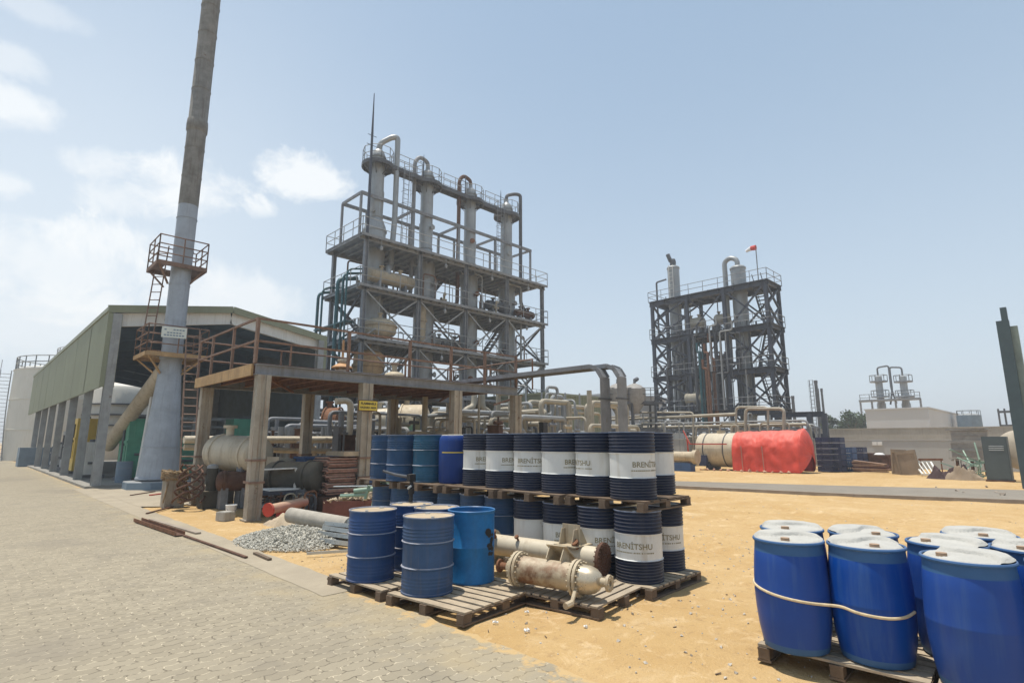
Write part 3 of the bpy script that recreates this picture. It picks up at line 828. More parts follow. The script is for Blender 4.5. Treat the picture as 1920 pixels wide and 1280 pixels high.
# saddle turned upwards
c0 = M @ Vector((0, 0, Lg - .30)); ax = (p1 - p0).normalized(); sdv = Vector((-ax.y, ax.x, 0)) * -1; tl_ = (Vector((0, 0, 1)) - sdv * .75).normalized(); wd = ax.cross(tl_).normalized()
b = MB()
for t in (-.09, .09):
    q = c0 + ax * t; pl4 = [q + tl_ * .10 - wd * .15, q + tl_ * .10 + wd * .15, q + tl_ * .25 + wd * .15, q + tl_ * .25 - wd * .15]; e = ax * .005
    b.add([v - e for v in pl4] + [v + e for v in pl4], ((3, 2, 1, 0), (4, 5, 6, 7), (0, 1, 5, 4), (1, 2, 6, 5), (2, 3, 7, 6), (3, 0, 4, 7)))
b.bar(c0 + tl_ * .255 - wd * .17, c0 + tl_ * .255 + wd * .17, .26, .012, up=tl_)
b.build('saddle_bracket', 'cream_dirty', root, smooth=False)
b = MB(); b.tube(M @ Vector((0, 0, Lg - .02)), at_z(1072, 1130, .16), .022, 8); b.tube(at_z(1072, 1130, .16), at_z(1060, 1136, .15), .034, 8); b.build('drain_pipe', 'cream_dirty', root)

p0 = at_z(924, 1019, .38); p1 = at_z(1132, 1048, .37); Lg = (p1 - p0).length; M = along(p0, p1)
root = thing('heat_exchanger', 'long pale heat exchanger shell with a rusty open tube plate, lying behind the domed one', 'heat exchanger', (5.45, 4.4, .13))
b = MB(); b.lathe([(.135, 0), (.135, Lg)], 40, M); b.build('shell', 'cream_paint', root)
b = MB(); b.lathe([(0, Lg + .012), (.17, Lg + .012), (.195, Lg + .01), (.195, Lg - .03), (.135, Lg - .03)], 40, M)
for a, rr, n in ((0, .045, 6), (.2, .085, 12), (.1, .125, 18)):
    for i in range(n):
        t = a + 6.283 * i / n; b.tube(M @ Vector((rr * math.cos(t), rr * math.sin(t), Lg)), M @ Vector((rr * math.cos(t), rr * math.sin(t), Lg + .02)), .014, 6)
bolts(b, M, .178, 20, Lg - .05, Lg + .025, .009); b.build('tube_plate', 'rust_dark', root)
b = MB(); b.lathe([(.135, -.02), (.195, -.02), (.195, .02), (.135, .02)], 36, M); b.build('flange', 'cream_dirty', root)
b = MB(); b.lathe([(0, -.14), (.08, -.12), (.13, -.06), (.135, 0)], 28, M); b.build('rear_head', 'cream_dirty', root)
for z, h, rr in ((.12, .10, .04), (.50, .07, .025), (Lg - .30, .10, .04)):
    b = MB(); q = M @ Vector((0, 0, z)) + Vector((-.07, 0, .09)); d = Vector((-.55, 0, .8)).normalized()
    b.tube(q, q + d * h, rr * .6, 10); b.tube(q + d * h, q + d * (h + .02), rr * 1.2, 14); b.build('nozzle', 'rust', root)
b = MB(); q = M @ Vector((0, 0, Lg - .42)) + Vector((0, 0, .125))
for t in (-.10, .10):
    b.add([q + Vector((-.16, t - .006, 0)), q + Vector((.16, t - .006, 0)), q + Vector((.04, t - .006, .20)), q + Vector((-.10, t - .006, .20)), q + Vector((-.16, t + .006, 0)), q + Vector((.16, t + .006, 0)), q + Vector((.04, t + .006, .20)), q + Vector((-.10, t + .006, .20))],
          ((3, 2, 1, 0), (4, 5, 6, 7), (0, 1, 5, 4), (1, 2, 6, 5), (2, 3, 7, 6), (3, 0, 4, 7)))
b.bar(q + Vector((-.03, -.14, .13)), q + Vector((-.03, .14, .13)), .012, .24); b.bar(q + Vector((-.18, 0, .006)), q + Vector((.18, 0, .006)), .34, .014)
b.build('saddle_bracket', 'cream_dirty', root)

# ================================================================ LITTER, PLANKS AND SCRAP by the frame
for i, ((px, py), lb) in enumerate((((985, 1148), 'crumpled white paper at the corner of the slatted pallet'), ((930, 1168), 'small white scrap on the sand in front of the slatted pallet'), ((986, 1183), 'larger white scrap lying alone on the sand near the paving'), ((1097, 1176), 'white scrap on the sand in front of the heat exchangers'), ((1580, 1210), 'white rag between the two left plastic barrels'))):
    p = at_z(px, py, .0); b = MB()
    for k in range(3 if i != 4 else 1): pebble(b, p.x + rnd.uniform(-.025, .025), p.y + rnd.uniform(-.025, .025), .012 + (.2 if i == 4 else 0), rnd.uniform(.016, .028))
    if i != 4: tag(b.build('litter', 'litter_white', smooth=False), lb, 'litter', 'white litter on the sand')
def plank(p, q, w, h, m, lb, z=.03, name='plank', cat='plank'):
    a, c = at_z(*p, z), at_z(*q, z); b = MB(); b.bar(a, c, w, h); return tag(b.build(name, m, smooth=False), lb, cat)
a, c = at_z(258, 976, .03), at_z(338, 1003, .03)
root = thing('steel_channel', 'dark brown steel channel lying along the edging strip', 'steel channel', a)
b = MB(); b.bar(a, c, .15, .01); b.build('web', 'rust_dark', root)
b = MB(); d = Vector((.075, 0, .03)); b.bar(a + d, c + d, .012, .07); b.bar(a - d * 1 + Vector((0, 0, .06)), c - d + Vector((0, 0, .06)), .012, .07); b.build('flange', 'rust', root)
plank((283, 973), (372, 999), .10, .03, 'kerb', 'weathered board half on the sand beside the steel channel')
plank((345, 1003), (462, 1044), .05, .02, 'rust_dark', 'thin rusty bar lying along the joint of the pavers', name='steel_bar', cat='steel bar')
plank((478, 1036), (506, 1048), .06, .03, 'pallet_dark', 'short dark wood offcut at the foot of the gravel heap')
plank((275, 962), (340, 945), .05, .03, 'rust_dark', 'thin dark strip on the concrete pad in front of the stump', name='steel_strip', cat='strip')
plank((615, 1085), (655, 1078), .06, .02, 'pallet_dark', 'short dark wood offcut left of the front pallets')
plank((575, 1037), (668, 1031), .03, .04, 'galvanised', 'pale metal strip on the ground before the silver channels', z=.05, name='metal_strip', cat='strip')
plank((245, 928), (290, 921), .06, .03, 'rust_dark', 'dark plank on the pad in front of the stack plinth')
plank((282, 928), (312, 924), .10, .05, 'red_paint', 'short red painted bar beside the stack plinth', name='steel_bar', cat='steel bar')
# bundle of silver channels
root = thing('metal_sections', 'bundle of long galvanised channel sections behind the leftmost front drum', 'metal sections', at_z(640, 1000, 0))
for i, (px0, py0, px1, py1, z) in enumerate(((600, 1000, 700, 1013, .12), (608, 990, 705, 1005, .18), (612, 982, 705, 992, .24), (596, 1013, 700, 1026, .06), (620, 975, 706, 984, .28))):
    a, c = at_z(px0, py0, z), at_z(px1, py1, z); a = a + (a - c) * .0; b = MB(); b.bar(a, c, .16, .012); b.bar(a + Vector((-.06, -.05, .03)), c + Vector((-.06, -.05, .03)), .012, .07); b.build('channel', 'galvanised', root, smooth=False)
# thick insulated pipe lying on the ground
a, c = at_z(545, 965, .30), at_z(655, 985, .22)
root = thing('pipe_length', 'thick wrapped pipe length lying from the red scrap towards the silver channels', 'pipe', a)
b = MB(); b.tube(a, c, .15, 22); b.build('wrapping', 'insulation', root)
b = MB(); dd = (c - a).normalized(); b.tube(a - dd * .06, a + dd * .02, .10, 18); b.build('pipe_end', 'rust', root)
# red pipe spool
a, c = at_z(505, 955, .30), at_z(572, 940, .36)
root = thing('pipe_spool', 'pale red flanged pipe spool lying beside the near column', 'pipe spool', a)
b = MB(); b.tube(a, c, .11, 20); b.build('spool_body', 'pink_paint', root)
b = MB(); dd = (c - a).normalized(); b.tube(a - dd * .05, a, .15, 20); b.build('flange', 'red_paint', root)
p = at_z(530, 975, 0); b = MB(); M = TR(*p) @ RZ(.6); b.box(-.16, .16, -.16, .16, .02, .06, M); b.box(-.03, .03, -.16, .16, .06, .3, M); b.box(-.14, .14, -.14, .14, .30, .34, M)
tag(b.build('support_stool', 'red_paint', smooth=False), 'bright red steel support stool under the wrapped pipe', 'support')
# crumpled sacking heap
def heap(name, cx, cy, rx, ry, h, m, lb, cat, seed, rz=0, mats=None):
    b = MB(); NR, NA = 18, 44; vs = []; fs = []
    for i in range(NR + 1):
        for j in range(NA):
            q = i / NR; t = 6.283 * j / NA; k = 1 + .25 * noise.noise((math.cos(t) * 1.5, math.sin(t) * 1.5, seed))
            x, y = q * math.cos(t) * rx * k, q * math.sin(t) * ry * k
            z = h * (1 - q ** 2.6) * (.75 + .9 * noise.noise((x * 2.6, y * 2.6, seed + 3)) + .5 * abs(noise.noise((x * 6, y * 6, seed)))) - .015
            vs.append(TR(cx, cy, 0) @ RZ(rz) @ Vector((x, y, z)))
    for i in range(NR):
        for j in range(NA): fs.append((i * NA + j, (i + 1) * NA + j, (i + 1) * NA + (j + 1) % NA, i * NA + (j + 1) % NA))
    b.add(vs, fs); return tag(b.build(name, m), lb, cat)
p = at_z(530, 982, 0); heap('cloth_heap', p.x, p.y, .35, .55, .20, 'cloth_tan', 'crumpled tan sacking at the foot of the red support stool', 'sacking', 3)
# skip of maroon plate filled with rubble
p = at_z(625, 965, 0)
root = thing('scrap_skip', 'low rusty maroon tray heaped with pale rubble behind the wrapped pipe', 'scrap tray', p)
a, c = at_z(585, 975, 0) + Vector((.25, 0, 0)), at_z(668, 975, 0) + Vector((.2, 0, 0))
b = MB(); d = Vector((.8, .35, 0))
for (q0, q1) in ((a, c), (c, c + d), (c + d, a + d), (a + d, a)): b.bar(q0 + Vector((0, 0, .2)), q1 + Vector((0, 0, .2)), .02, .42)
b.build('tray', 'maroon_dirt', root, smooth=False)
b = MB()
for i in range(160):
    u, v = rnd.random(), rnd.random(); q = a.lerp(c, u) + d * v; pebble(b, q.x, q.y, .36 + .18 * (1 - abs(u * 2 - 1)) * rnd.random() + .10 * u, rnd.uniform(.03, .09))
b.build('rubble', 'cloth_tan', root, smooth=False)
# pale green valve frame beside the stack
p = at_z(700, 925, .0) ; base = Vector((6.0, 10.6, 0))
root = thing('valve_casting', 'pale green cast valve frame leaning at the left end of the drum stack', 'valve frame', base)
b = MB(); q = at_d(690, 925, 11.0)
def g(dx, dz, dy=0): return q + _ri * dx + Vector((0, 0, dz)) + _fh * dy
b.tube(g(-.28, .05), g(.35, .12), .05, 10); b.bar(g(-.05, -.10), g(.02, .16), .09, .05); b.bar(g(.25, -.45), g(.32, .30), .10, .22); b.tube(g(-.55, -.04), g(-.05, -.02), .035, 8); b.tube(g(.30, -.25, -.08), g(.30, .16, .1), .2, 16)
b.build('casting', 'pale_green', root)
b = MB(); b.tube(g(-.70, .14), g(.10, .15), .014, 6); b.build('spindle', 'galvanised', root)
b = MB(); z0 = base.z; b.bar((q.x, q.y, 0), g(.28, -.40), .08, .08); b.build('foot', 'pale_green', root)
# bucket and brick
p = at_z(432, 968, 0); root = thing('paint_bucket', 'small white bucket beside the foot of the near column', 'bucket', p)
b = MB(); b.lathe([(0, .0), (.10, 0), (.125, .27), (.132, .275), (.118, .28), (.095, .03), (0, .03)], 24, TR(p.x, p.y, 0)); b.build('pail', 'litter_white', root)
b = MB(); b.path([(p.x - .12, p.y, .25), (p.x - .10, p.y - .08, .15), (p.x, p.y - .13, .11), (p.x + .1, p.y - .08, .15), (p.x + .12, p.y, .25)], .004, 5); b.build('handle', 'grey_steel', root)
p = at_z(422, 975, 0); b = MB(); M = TR(p.x, p.y, .0) @ RZ(.3)
b.box(-.13, .13, -.16, .16, 0, .19, M); b.box(-.10, .10, -.12, .12, .19, .20, M); tag(b.build('concrete_block', 'wall_concrete', smooth=False), 'dark grey concrete block in front of the white bucket', 'block')

# ================================================================ ROADSIDE STEEL PLATFORM
PX, PY = 4.95, 13.55                       # near column
def hcol(root, x, y, z0, z1, w=.27, m='rusted_column'):
    b = MB(); t = .03
    b.box(x - w / 2, x + w / 2, y - w / 2, y - w / 2 + t, z0, z1); b.box(x - w / 2, x + w / 2, y + w / 2 - t, y + w / 2, z0, z1)
    b.box(x - .09, x + .09, y - w / 2 + t, y + w / 2 - t, z0, z1)
    b.box(x - w / 2, x - w / 2 + .05, y - w / 2 + t, y + w / 2 - t, z0, z1); b.box(x + w / 2 - .05, x + w / 2, y - w / 2 + t, y + w / 2 - t, z0, z1)
    # raised casing strips with a groove between them
    for s in (-1, 1): b.box(x + s * .10 - .055, x + s * .10 + .055, y - w / 2 - .03, y - w / 2 - .002, z0, z1)
    b.box(x - w / 2 - .05, x + w / 2 + .05, y - w / 2 - .05, y + w / 2 + .05, z0, z0 + .03)
    o = b.build('column', m, root, smooth=False)
    for z in (.85, 1.35):
        zz = z0 + z; c = MB()
        for (a0, a1) in (((-1, -1), (1, -1)), ((-1, -1), (-1, 1)), ((1, -1), (1, 1))):
            c.bar((x + a0[0] * (w / 2 + .035), y + a0[1] * (w / 2 + .045), zz), (x + a1[0] * (w / 2 + .035), y + a1[1] * (w / 2 + .045), zz), .02, .05)
        c.build('clamp_band', 'rusty_rail', o, smooth=False)
zb, zt = 3.34, 3.60
XR = at_y(965, 760, PY).x + .1
cx = [PX, at_y(680, 830, PY).x, at_y(852, 830, PY).x, at_y(966, 820, PY).x]
YB = 18.0
root = thing('steel_platform', 'weathered steel platform on rusty columns with brown handrails beside the yard road', 'platform', (PX, PY, 0))
for x in cx: hcol(root, x, PY, 0, zb)
for x in (PX + .05, at_y(574, 800, YB).x, at_y(735, 780, YB).x, 14.2): hcol(root, x, YB, 0, zb)
b = MB(); b.ibeam((PX - .19, PY - .03, (zb + zt) / 2), (XR, PY - .03, (zb + zt) / 2), .18, zt - zb, .02); b.ibeam((PX - .19, YB, (zb + zt) / 2), (14.4, YB, (zb + zt) / 2), .18, zt - zb, .02); b.build('main_beam', 'blue_grey' if False else 'grey_steel', root, smooth=False)
b = MB(); b.bar((PX - .22, PY + .08, (zb + zt) / 2), (PX - .22, YB + .15, (zb + zt) / 2), .05, zt - zb + .02); b.build('edge_beam', 'ochre_rust', root, smooth=False)
b = MB()
for i in range(12): x = PX + .4 + i * (XR - PX - .4) / 12; b.ibeam((x, PY + .1, zt - .10), (x, YB - .1, zt - .10), .10, .16, .012)
for i in range(4): b.bar((PX + i * 3, PY + .1, zb + .03), (PX + 2.6 + i * 3, YB - .1, zb + .03), .06, .06)
b.build('joists', 'rust', root, smooth=False)
b = MB(); b.box(PX - .19, XR, PY - .12, YB + .15, zt + .003, zt + .015); b.build('deck_plate', 'rust_dark', root, smooth=False)
b = MB(); hz = zt + .015
left = [at_x(px, 600, PX - .2) for px in (478, 400, 388)]
for y in (PY, 15.2, 16.9, YB + .1): b.bar((PX - .2, y, hz), (PX - .2, y, hz + 1.1), .07 + .06 * (y == PY), .06)
for z in (.55, 1.1): b.bar((PX - .2, PY, hz + z), (PX - .2, YB + .1, hz + z), .045, .05)
b.build('handrail', 'rusty_rail', root, smooth=False)
b = MB(); xs = [PX - .1] + [at_y(p, 650, PY).x for p in (655, 770, 847, 910, 968)]
for x in xs[1:]: b.bar((x, PY + .02, hz), (x, PY + .02, hz + 1.12), .09, .06)
for x in (5.6, 9.0, 12.1): b.bar((x, PY + .02, hz), (x, PY + .02, hz + .55), .04, .04)
for z in (.55, 1.1): b.bar((PX - .15, PY + .02, hz + z), (XR, PY + .02, hz + z), .045, .05)
b.build('handrail', 'rusty_rail', root, smooth=False)
b = MB(); b.rail([(PX - .2, YB + .1, hz), (14.4, YB + .1, hz), (14.4, PY, hz)], 1.1, 2, 2.4, .03); b.build('handrail', 'rusty_rail', root)
# yellow warning sign
sx = cx[1] - .02; sz = at_y(683, 761, PY).z
sg = thing('warning_sign', 'yellow warning sign with two lines of black lettering on the second platform column', 'sign', (sx, PY - .24, sz))
b = MB(); b.box(sx - .27, sx + .27, PY - .245, PY - .225, sz - .125, sz + .125); pl = b.build('sign_plate', 'sign_yellow', sg, smooth=False)
b = MB(); b.box(sx - .29, sx + .29, PY - .225, PY - .215, sz - .145, sz + .145); b.build('backing', 'rust_dark', sg, smooth=False)
b = MB()
for s, dz in (('FLAMMABLE', .05), ('HAZARD AREA', -.055)):
    vs, fs = text_mesh(s, .085 if dz > 0 else .072, .003); b.add([(sx + v.x, PY - .248, sz + dz + v.y) for v in vs], fs)
b.build('lettering', 'black_paint', pl, smooth=False)

# ================================================================ CHIMNEY STACK
CX, CY = 5.62, 25.3
root = thing('chimney_stack', 'tall slender chimney stack, silver below and mottled brown above, flaring at its foot', 'chimney', (CX, CY, 0))
b = MB(); b.lathe([(.74, .34), (.76, .36), (.76, .42), (.71, .44), (.645, 1.2), (.57, 2.2), (.49, 3.3), (.42, 4.3), (.385, 4.9), (.38, 5.0)], 40, TR(CX, CY, 0)); b.build('flared_base', 'silver_paint', root)
b = MB(); b.lathe([(.38, 5.0), (.41, 5.01), (.41, 5.12), (.38, 5.13), (.375, 8.5), (.37, 11.6)], 40, TR(CX, CY, 0)); b.build('lower_shaft', 'silver_paint', root)
b = MB(); pr = [(.37, 11.6), (.374, 11.63), (.37, 15.0), (.41, 15.05), (.415, 15.3), (.40, 15.55), (.37, 15.6), (.365, 20), (.36, 27), (.30, 27), (.30, 24)]; b.lathe(pr, 40, TR(CX, CY, 0)); b.build('upper_shaft', 'old_stack', root)
b = MB()
for z in (1.55, 3.0, 4.4, 6.6, 8.1, 9.6, 11.0):
    rr = (.71 - (z - .44) * .0755 if z < 4.9 else .38)
    b.lathe([(rr - .02, z), (rr + .012, z + .004), (rr + .012, z + .03), (rr - .02, z + .034)], 32, TR(CX, CY, 0))
b.build('weld_seams', 'silver_paint', root)
b = MB()
for z in (12.9, 14.2, 17.0, 18.4, 19.8, 21.2):
    b = MB(); b.lathe([(.35, z), (.385, z + .005), (.385, z + .04), (.35, z + .045)], 32, TR(CX, CY, 0)); b.build('shaft_band', 'old_stack', root)
# flue ducts
b = MB(); b.tube((CX - .1, CY + .1, 4.75), at_d(203, 835, 24.8), .29, 24); b.build('flue_duct', 'concrete', root)
b = MB(); b.tube((CX + .1, CY + .1, 4.8), (CX + .75, CY + 2.6, 1.9), .26, 24); b.build('flue_duct', 'concrete', root)
def stack_platform(z, hw, x_off=0, y_off=0, nm='platform'):
    b = MB(); x, y = CX + x_off, CY + y_off
    for (x0, x1, y0, y1) in ((-hw, hw, -hw, -.5), (-hw, hw, .5, hw), (-hw, -.5, -.5, .5), (.5, hw, -.5, .5)): b.box(x + x0, x + x1, y + y0, y + y1, z, z + .05)
    for s in (-1, 1):
        b.bar((x - hw, y + s * hw, z - .05), (x + hw, y + s * hw, z - .05), .06, .16); b.bar((x + s * hw, y - hw, z - .05), (x + s * hw, y + hw, z - .05), .06, .16)
        for q in (-1, 1): b.bar((x + s * hw * .9, y + q * hw * .9, z - .1), (x + s * .34, y + q * .34, z - .75), .06, .06)
    o = b.build(nm, 'ochre_rust' if z < 7 else 'rusty_rail', root, smooth=False)
    c = MB(); c.rail([(x - hw, y - hw, z), (x + hw, y - hw, z), (x + hw, y + hw, z), (x - hw, y + hw, z)], 1.1, 3 if z < 7 else 3, 1.1, .026, closed=True); c.build('handrail', 'rusty_rail', o)
stack_platform(5.15, 1.05, 0, .2); stack_platform(8.85, .88, -.1, .28)
b = MB(); b.ladder((CX - .75, CY + .95, 5.2), (CX - .55, CY + .8, 9.9), .42, (1, -1, 0), .026, .33); b.build('upper_ladder', 'rusty_rail', root)
lx = at_y(362, 800, 22.7)
b = MB(); b.ladder((lx.x, 22.7, 0), (lx.x + .05, CY - 1.1, 6.2), .46, (1, -.3, 0), .032, .31); b.build('ground_ladder', 'rusty_rail', root)
q = Vector((-CX, -CY, 0)).normalized(); sd = Vector((q.y, -q.x, 0)); pc = Vector((CX, CY, 5.95)) + q * 1.14
b = MB(); b.bar(pc - sd * .42, pc + sd * .42, .02, .42); o = b.build('placard', 'placard', root, smooth=False)
b = MB()
for i in range(7):
    u = -.34 + .1 * i
    for z in (.10, -.02, -.12):
        if rnd.random() < .75: c0 = pc + q * .014 + sd * u + Vector((0, 0, z)); b.bar(c0, c0 + sd * .075, .004, .05)
b.build('lettering', 'blue_grey', o, smooth=False)
b = MB(); b.lathe([(0, .30), (1.12, .30), (1.16, .27), (1.16, 0)], 8, TR(CX, CY, 0) @ RZ(R(22))); tag(b.build('stack_plinth', 'blue_grey', smooth=False), 'blue grey octagonal plinth under the chimney stack', 'plinth')

# ================================================================ OPEN SHED
X0, X1, XM, Y0, Y1 = 3.62, 12.9, 8.25, 26.9, 60.0
ZE, ZR, ZP = 7.0, 7.75, 3.9
root = thing('open_shed', 'long olive sheet metal shed with an open front and open lower sides', 'shed', (8, 27, 0))
b = MB(); n = 110; vs = []; fs = []                # corrugated side cladding
for i in range(n * 2 + 1):
    y = Y0 + (Y1 - Y0) * i / (n * 2); x = X0 + (.018 if i % 2 else -.018)
    vs += [(x, y, ZP + .02 * noise.noise((y, 0, 0))), (x, y, ZE)]
for i in range(n * 2): fs.append((2 * i, 2 * i + 1, 2 * i + 3, 2 * i + 2))
b.add(vs, fs); b.box(X0 + .02, X0 + .06, Y0, Y1, ZP, ZP + .08)
for k in range(1, 8): b.box(X0 - .027, X0 - .021, Y0 + k * 4.15, Y0 + k * 4.15 + .04, ZP + .05, ZE)
b.build('side_cladding', 'olive_sheet', root, smooth=False)
b = MB(); b.box(X0 - .06, X0 + .12, Y0 - .03, Y1, ZE - .02, ZE + .16)
for (xa, za, xb, zbb) in ((X0 - .06, ZE + .05, XM, ZR + .05), (XM, ZR + .05, X1, ZE + .0)): b.bar((xa, Y0 - .06, za), (xb, Y0 - .06, zbb), .08, .30)
b.box(X0 - .04, X0 + .45, Y0 - .08, Y0 - .04, ZP, ZE - .1); b.box(X1 - .45, X1 + .03, Y0 - .08, Y0 - .04, 5.0, ZE - .1)
b.build('fascia', 'olive_sheet', root, smooth=False)
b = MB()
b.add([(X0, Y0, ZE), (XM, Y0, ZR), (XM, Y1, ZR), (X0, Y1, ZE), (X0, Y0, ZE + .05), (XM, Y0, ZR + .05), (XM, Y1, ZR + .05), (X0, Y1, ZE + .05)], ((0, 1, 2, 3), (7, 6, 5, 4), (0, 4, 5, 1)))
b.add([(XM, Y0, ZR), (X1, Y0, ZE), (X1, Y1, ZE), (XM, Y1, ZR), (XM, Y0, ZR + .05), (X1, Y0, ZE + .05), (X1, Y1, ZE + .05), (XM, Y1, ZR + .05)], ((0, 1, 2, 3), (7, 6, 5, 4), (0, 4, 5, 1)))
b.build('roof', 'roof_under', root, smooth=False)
for k in range(8):
    b = MB(); y = Y0 + .15 + k * 4.7
    for (xa, za, xb, zbb) in ((X0 + .2, ZE - .35, XM, ZR - .33), (XM, ZR - .33, X1 - .1, ZE - .35)):
        b.ibeam((xa, y, za), (xb, y, zbb), .18, .55, .03)
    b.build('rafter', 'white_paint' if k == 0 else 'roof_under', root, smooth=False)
b = MB()
for i in range(7): x = X0 + .6 + i * 1.35; z = ZE + (ZR - ZE) * (1 - abs(x - XM) / (XM - X0)) - .12; b.bar((x, Y0 + .4, z), (x, Y1, z), .06, .14)
b.build('purlins', 'roof_under', root, smooth=False)
for k in range(7):
    y = Y0 + .05 + k * 4.7
    b = MB(); b.ibeam((X0 + .28, y, .0), (X0 + .28, y, ZE - .1), .30, .34 if k == 0 else .28, .03, up=(0, 1, 0)); b.build('column', 'pale_steel', root, smooth=False)
for k in range(2):
    b = MB(); b.ibeam((X1 - .3, Y0 + .05 + 16 * k, 0), (X1 - .3, Y0 + .05 + 16 * k, ZE - .1), .30, .34, .03, up=(0, 1, 0)); b.build('column', 'pale_steel', root, smooth=False)
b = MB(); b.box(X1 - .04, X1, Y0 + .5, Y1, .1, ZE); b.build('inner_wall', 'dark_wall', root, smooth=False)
b = MB(); b.tube((5.15, 26.6, .1), (5.45, 26.9, 4.4), .05, 8); b.build('white_prop', 'white_paint', root)
# things inside the shed
def machine(x, y, sx, sy, h, m, lb, name, cat, extra=0):
    t = thing(name, lb, cat, (x, y, .1))
    b = MB(); b.box(x - sx / 2, x + sx / 2, y - sy / 2, y + sy / 2, .25, h); b.box(x - sx / 2 - .04, x + sx / 2 + .04, y - sy / 2 - .04, y + sy / 2 + .04, h * .62, h * .66); b.build('housing', m, t, smooth=False)
    b = MB(); b.box(x - sx / 2 - .1, x + sx / 2 + .1, y - sy / 2 - .1, y + sy / 2 + .1, .1, .25); b.build('skid', 'dark_steel', t, smooth=False)
    b = MB(); b.lathe([(.0, 0), (sx * .22, 0), (sx * .22, .12), (0, .14)], 20, TR(x, y, h)); b.tube((x - sx * .3, y - sy / 2 - .06, h * .45), (x + sx * .3, y - sy / 2 - .06, h * .45), .05, 8); b.tube((x - sx * .5 - .05, y - .2, h * .3), (x - sx * .5 - .05, y - .2, h * .9), .05, 8); b.build('fittings', 'dark_steel', t)
    if extra:
        b = MB(); b.box(x - sx * .35, x + sx * .35, y - sy / 2 - .03, y - sy / 2 - .004, h * .7, h * .92); b.box(x - sx / 2 - .03, x - sx / 2 - .004, y - sy * .35, y + sy * .35, h * .3, h * .58); b.build('panel', m, t, smooth=False)
machine(5.75, 29.3, 1.4, 1.7, 2.75, 'green_paint', 'large green compressor inside the open shed behind the thin white prop', 'compressor', 'compressor', 1)
machine(7.5, 30.2, 1.2, 1.6, 2.0, 'green_paint', 'lower green machine inside the shed right of the large compressor', 'compressor', 'compressor', 1)
machine(10.4, 30.2, 1.6, 1.2, 2.9, 'green_paint', 'green motor unit deep in the shed above the cream tank', 'motor_unit', 'machine', 1)
machine(4.55, 33.3, .75, 1.3, 1.75, 'white_paint', 'white cabinet standing between the shed columns', 'cabinet', 'cabinet', 1)
machine(4.75, 38.2, .9, 1.6, 3.0, 'yellow_paint', 'tall yellow machine between the shed columns', 'machine', 'machine', 1)
machine(4.9, 43.4, .9, 1.5, 2.4, 'pale_steel', 'grey machine standing beyond the yellow one in the shed', 'machine', 'machine', 1)
machine(4.9, 48.5, .9, 1.5, 1.6, 'white_paint', 'small pale machine near the far end of the shed', 'machine', 'machine', 0)
t = thing('blue_grey_drum', 'blue grey drum on the shed floor near the front corner column', 'drum', (5.0, 28.2, .1)); OFF[t.name] = Vector()
b = MB(); b.lathe([(0, 0), (.28, 0), (.29, .28), (.3, .29), (.29, .3), (.29, .58), (.3, .59), (.29, .6), (.29, .85), (.27, .86), (0, .85)], 24); b.build('body', 'blue_grey', t)
t = thing('pump_set', 'orange and grey pump set on the shed floor beside the yellow machine', 'pump', (4.6, 36.0, .1))
b = MB(); b.tube((4.6, 35.4, .5), (4.6, 36.4, .5), .24, 16); b.build('motor', 'orange', t)
b = MB(); b.box(4.3, 4.9, 35.2, 36.7, .1, .26); b.build('skid', 'dark_steel', t, smooth=False)
# pipework inside
t = thing('pipe_run', 'pale pipes running through the dark shed interior behind the stack', 'pipes', (8, 30, 0))
b = MB()
for (xa, z, r) in ((0, 2.9, .10), (0, 2.5, .07)): b.path([(5.3, 31.5, z), (12.6, 31.5, z)], r, 10)
for x in (8.3, 9.0, 9.8, 11.2, 12.0): b.tube((x, 31.4, .1), (x, 31.4, 2.9), .09, 8)
for x in (8.6, 9.4, 11.6): b.tube((x, 31.0, .1), (x, 31.0, 1.7), .26, 14)
b.build('pipes', 'pale_steel', t)
t = thing('far_tank', 'white insulated tank seen through the open far side of the shed', 'tank', (11.4, 66.5, 0)); OFF[t.name] = Vector()
b = MB(); b.lathe([(3.4, 0), (3.4, 6.6), (3.2, 7.0), (1.5, 7.5), (0, 7.7)], 40); b.build('tank_shell', 'tank_white', t)
b = MB()
for z in (3.2, 4.2, 5.2): b.lathe([(3.42, z), (3.6, z), (3.6, z + .12), (3.42, z + .12)], 40)
b.build('walkway', 'dark_steel', t)

# ================================================================ STORAGE TANKS far left
def storage_tank(cx_, cy_, r, h, lb, stairs=True):
    t = thing('storage_tank', lb, 'tank', (cx_, cy_, 0)); M = TR(cx_, cy_, 0)
    pr = [(r, 0)]
    for i in range(1, 4): pr += [(r, h * i / 3 - .06), (r + .05, h * i / 3 - .05), (r + .05, h * i / 3 + .03), (r, h * i / 3 + .04)]
    pr += [(r + .02, h), (r - .3, h + .25), (0, h + .9)]
    b = MB(); b.lathe(pr, 64, M); b.build('tank_shell', 'tank_white', t)
    b = MB(); b.rail([(cx_ + (r - .1) * math.cos(a), cy_ + (r - .1) * math.sin(a), h + .1) for a in [6.283 * i / 28 for i in range(28)]], 1.15, 2, 2, .05, closed=True); b.build('handrail', 'pale_steel', t)
    if stairs:
        b = MB(); pi, po = [], []
        for i in range(25):
            a = math.atan2(-cy_, -cx_) - 1.16 - .016 * i
            for L__, k in ((pi, .15), (po, .95)): L__.append(Vector((cx_ + (r + k) * math.cos(a), cy_ + (r + k) * math.sin(a), h * i / 24)))
        for i in range(24):
            for L__ in (pi, po): b.tube(L__[i], L__[i + 1], .05, 6)
            b.bar(pi[i], po[i], .22, .03); b.tube(po[i] + Vector((0, 0, 1)), po[i + 1] + Vector((0, 0, 1)), .03, 5)
            if i % 3 == 0: b.tube(po[i], po[i] + Vector((0, 0, 1)), .03, 5)
        b.build('stair', 'pale_steel', t)
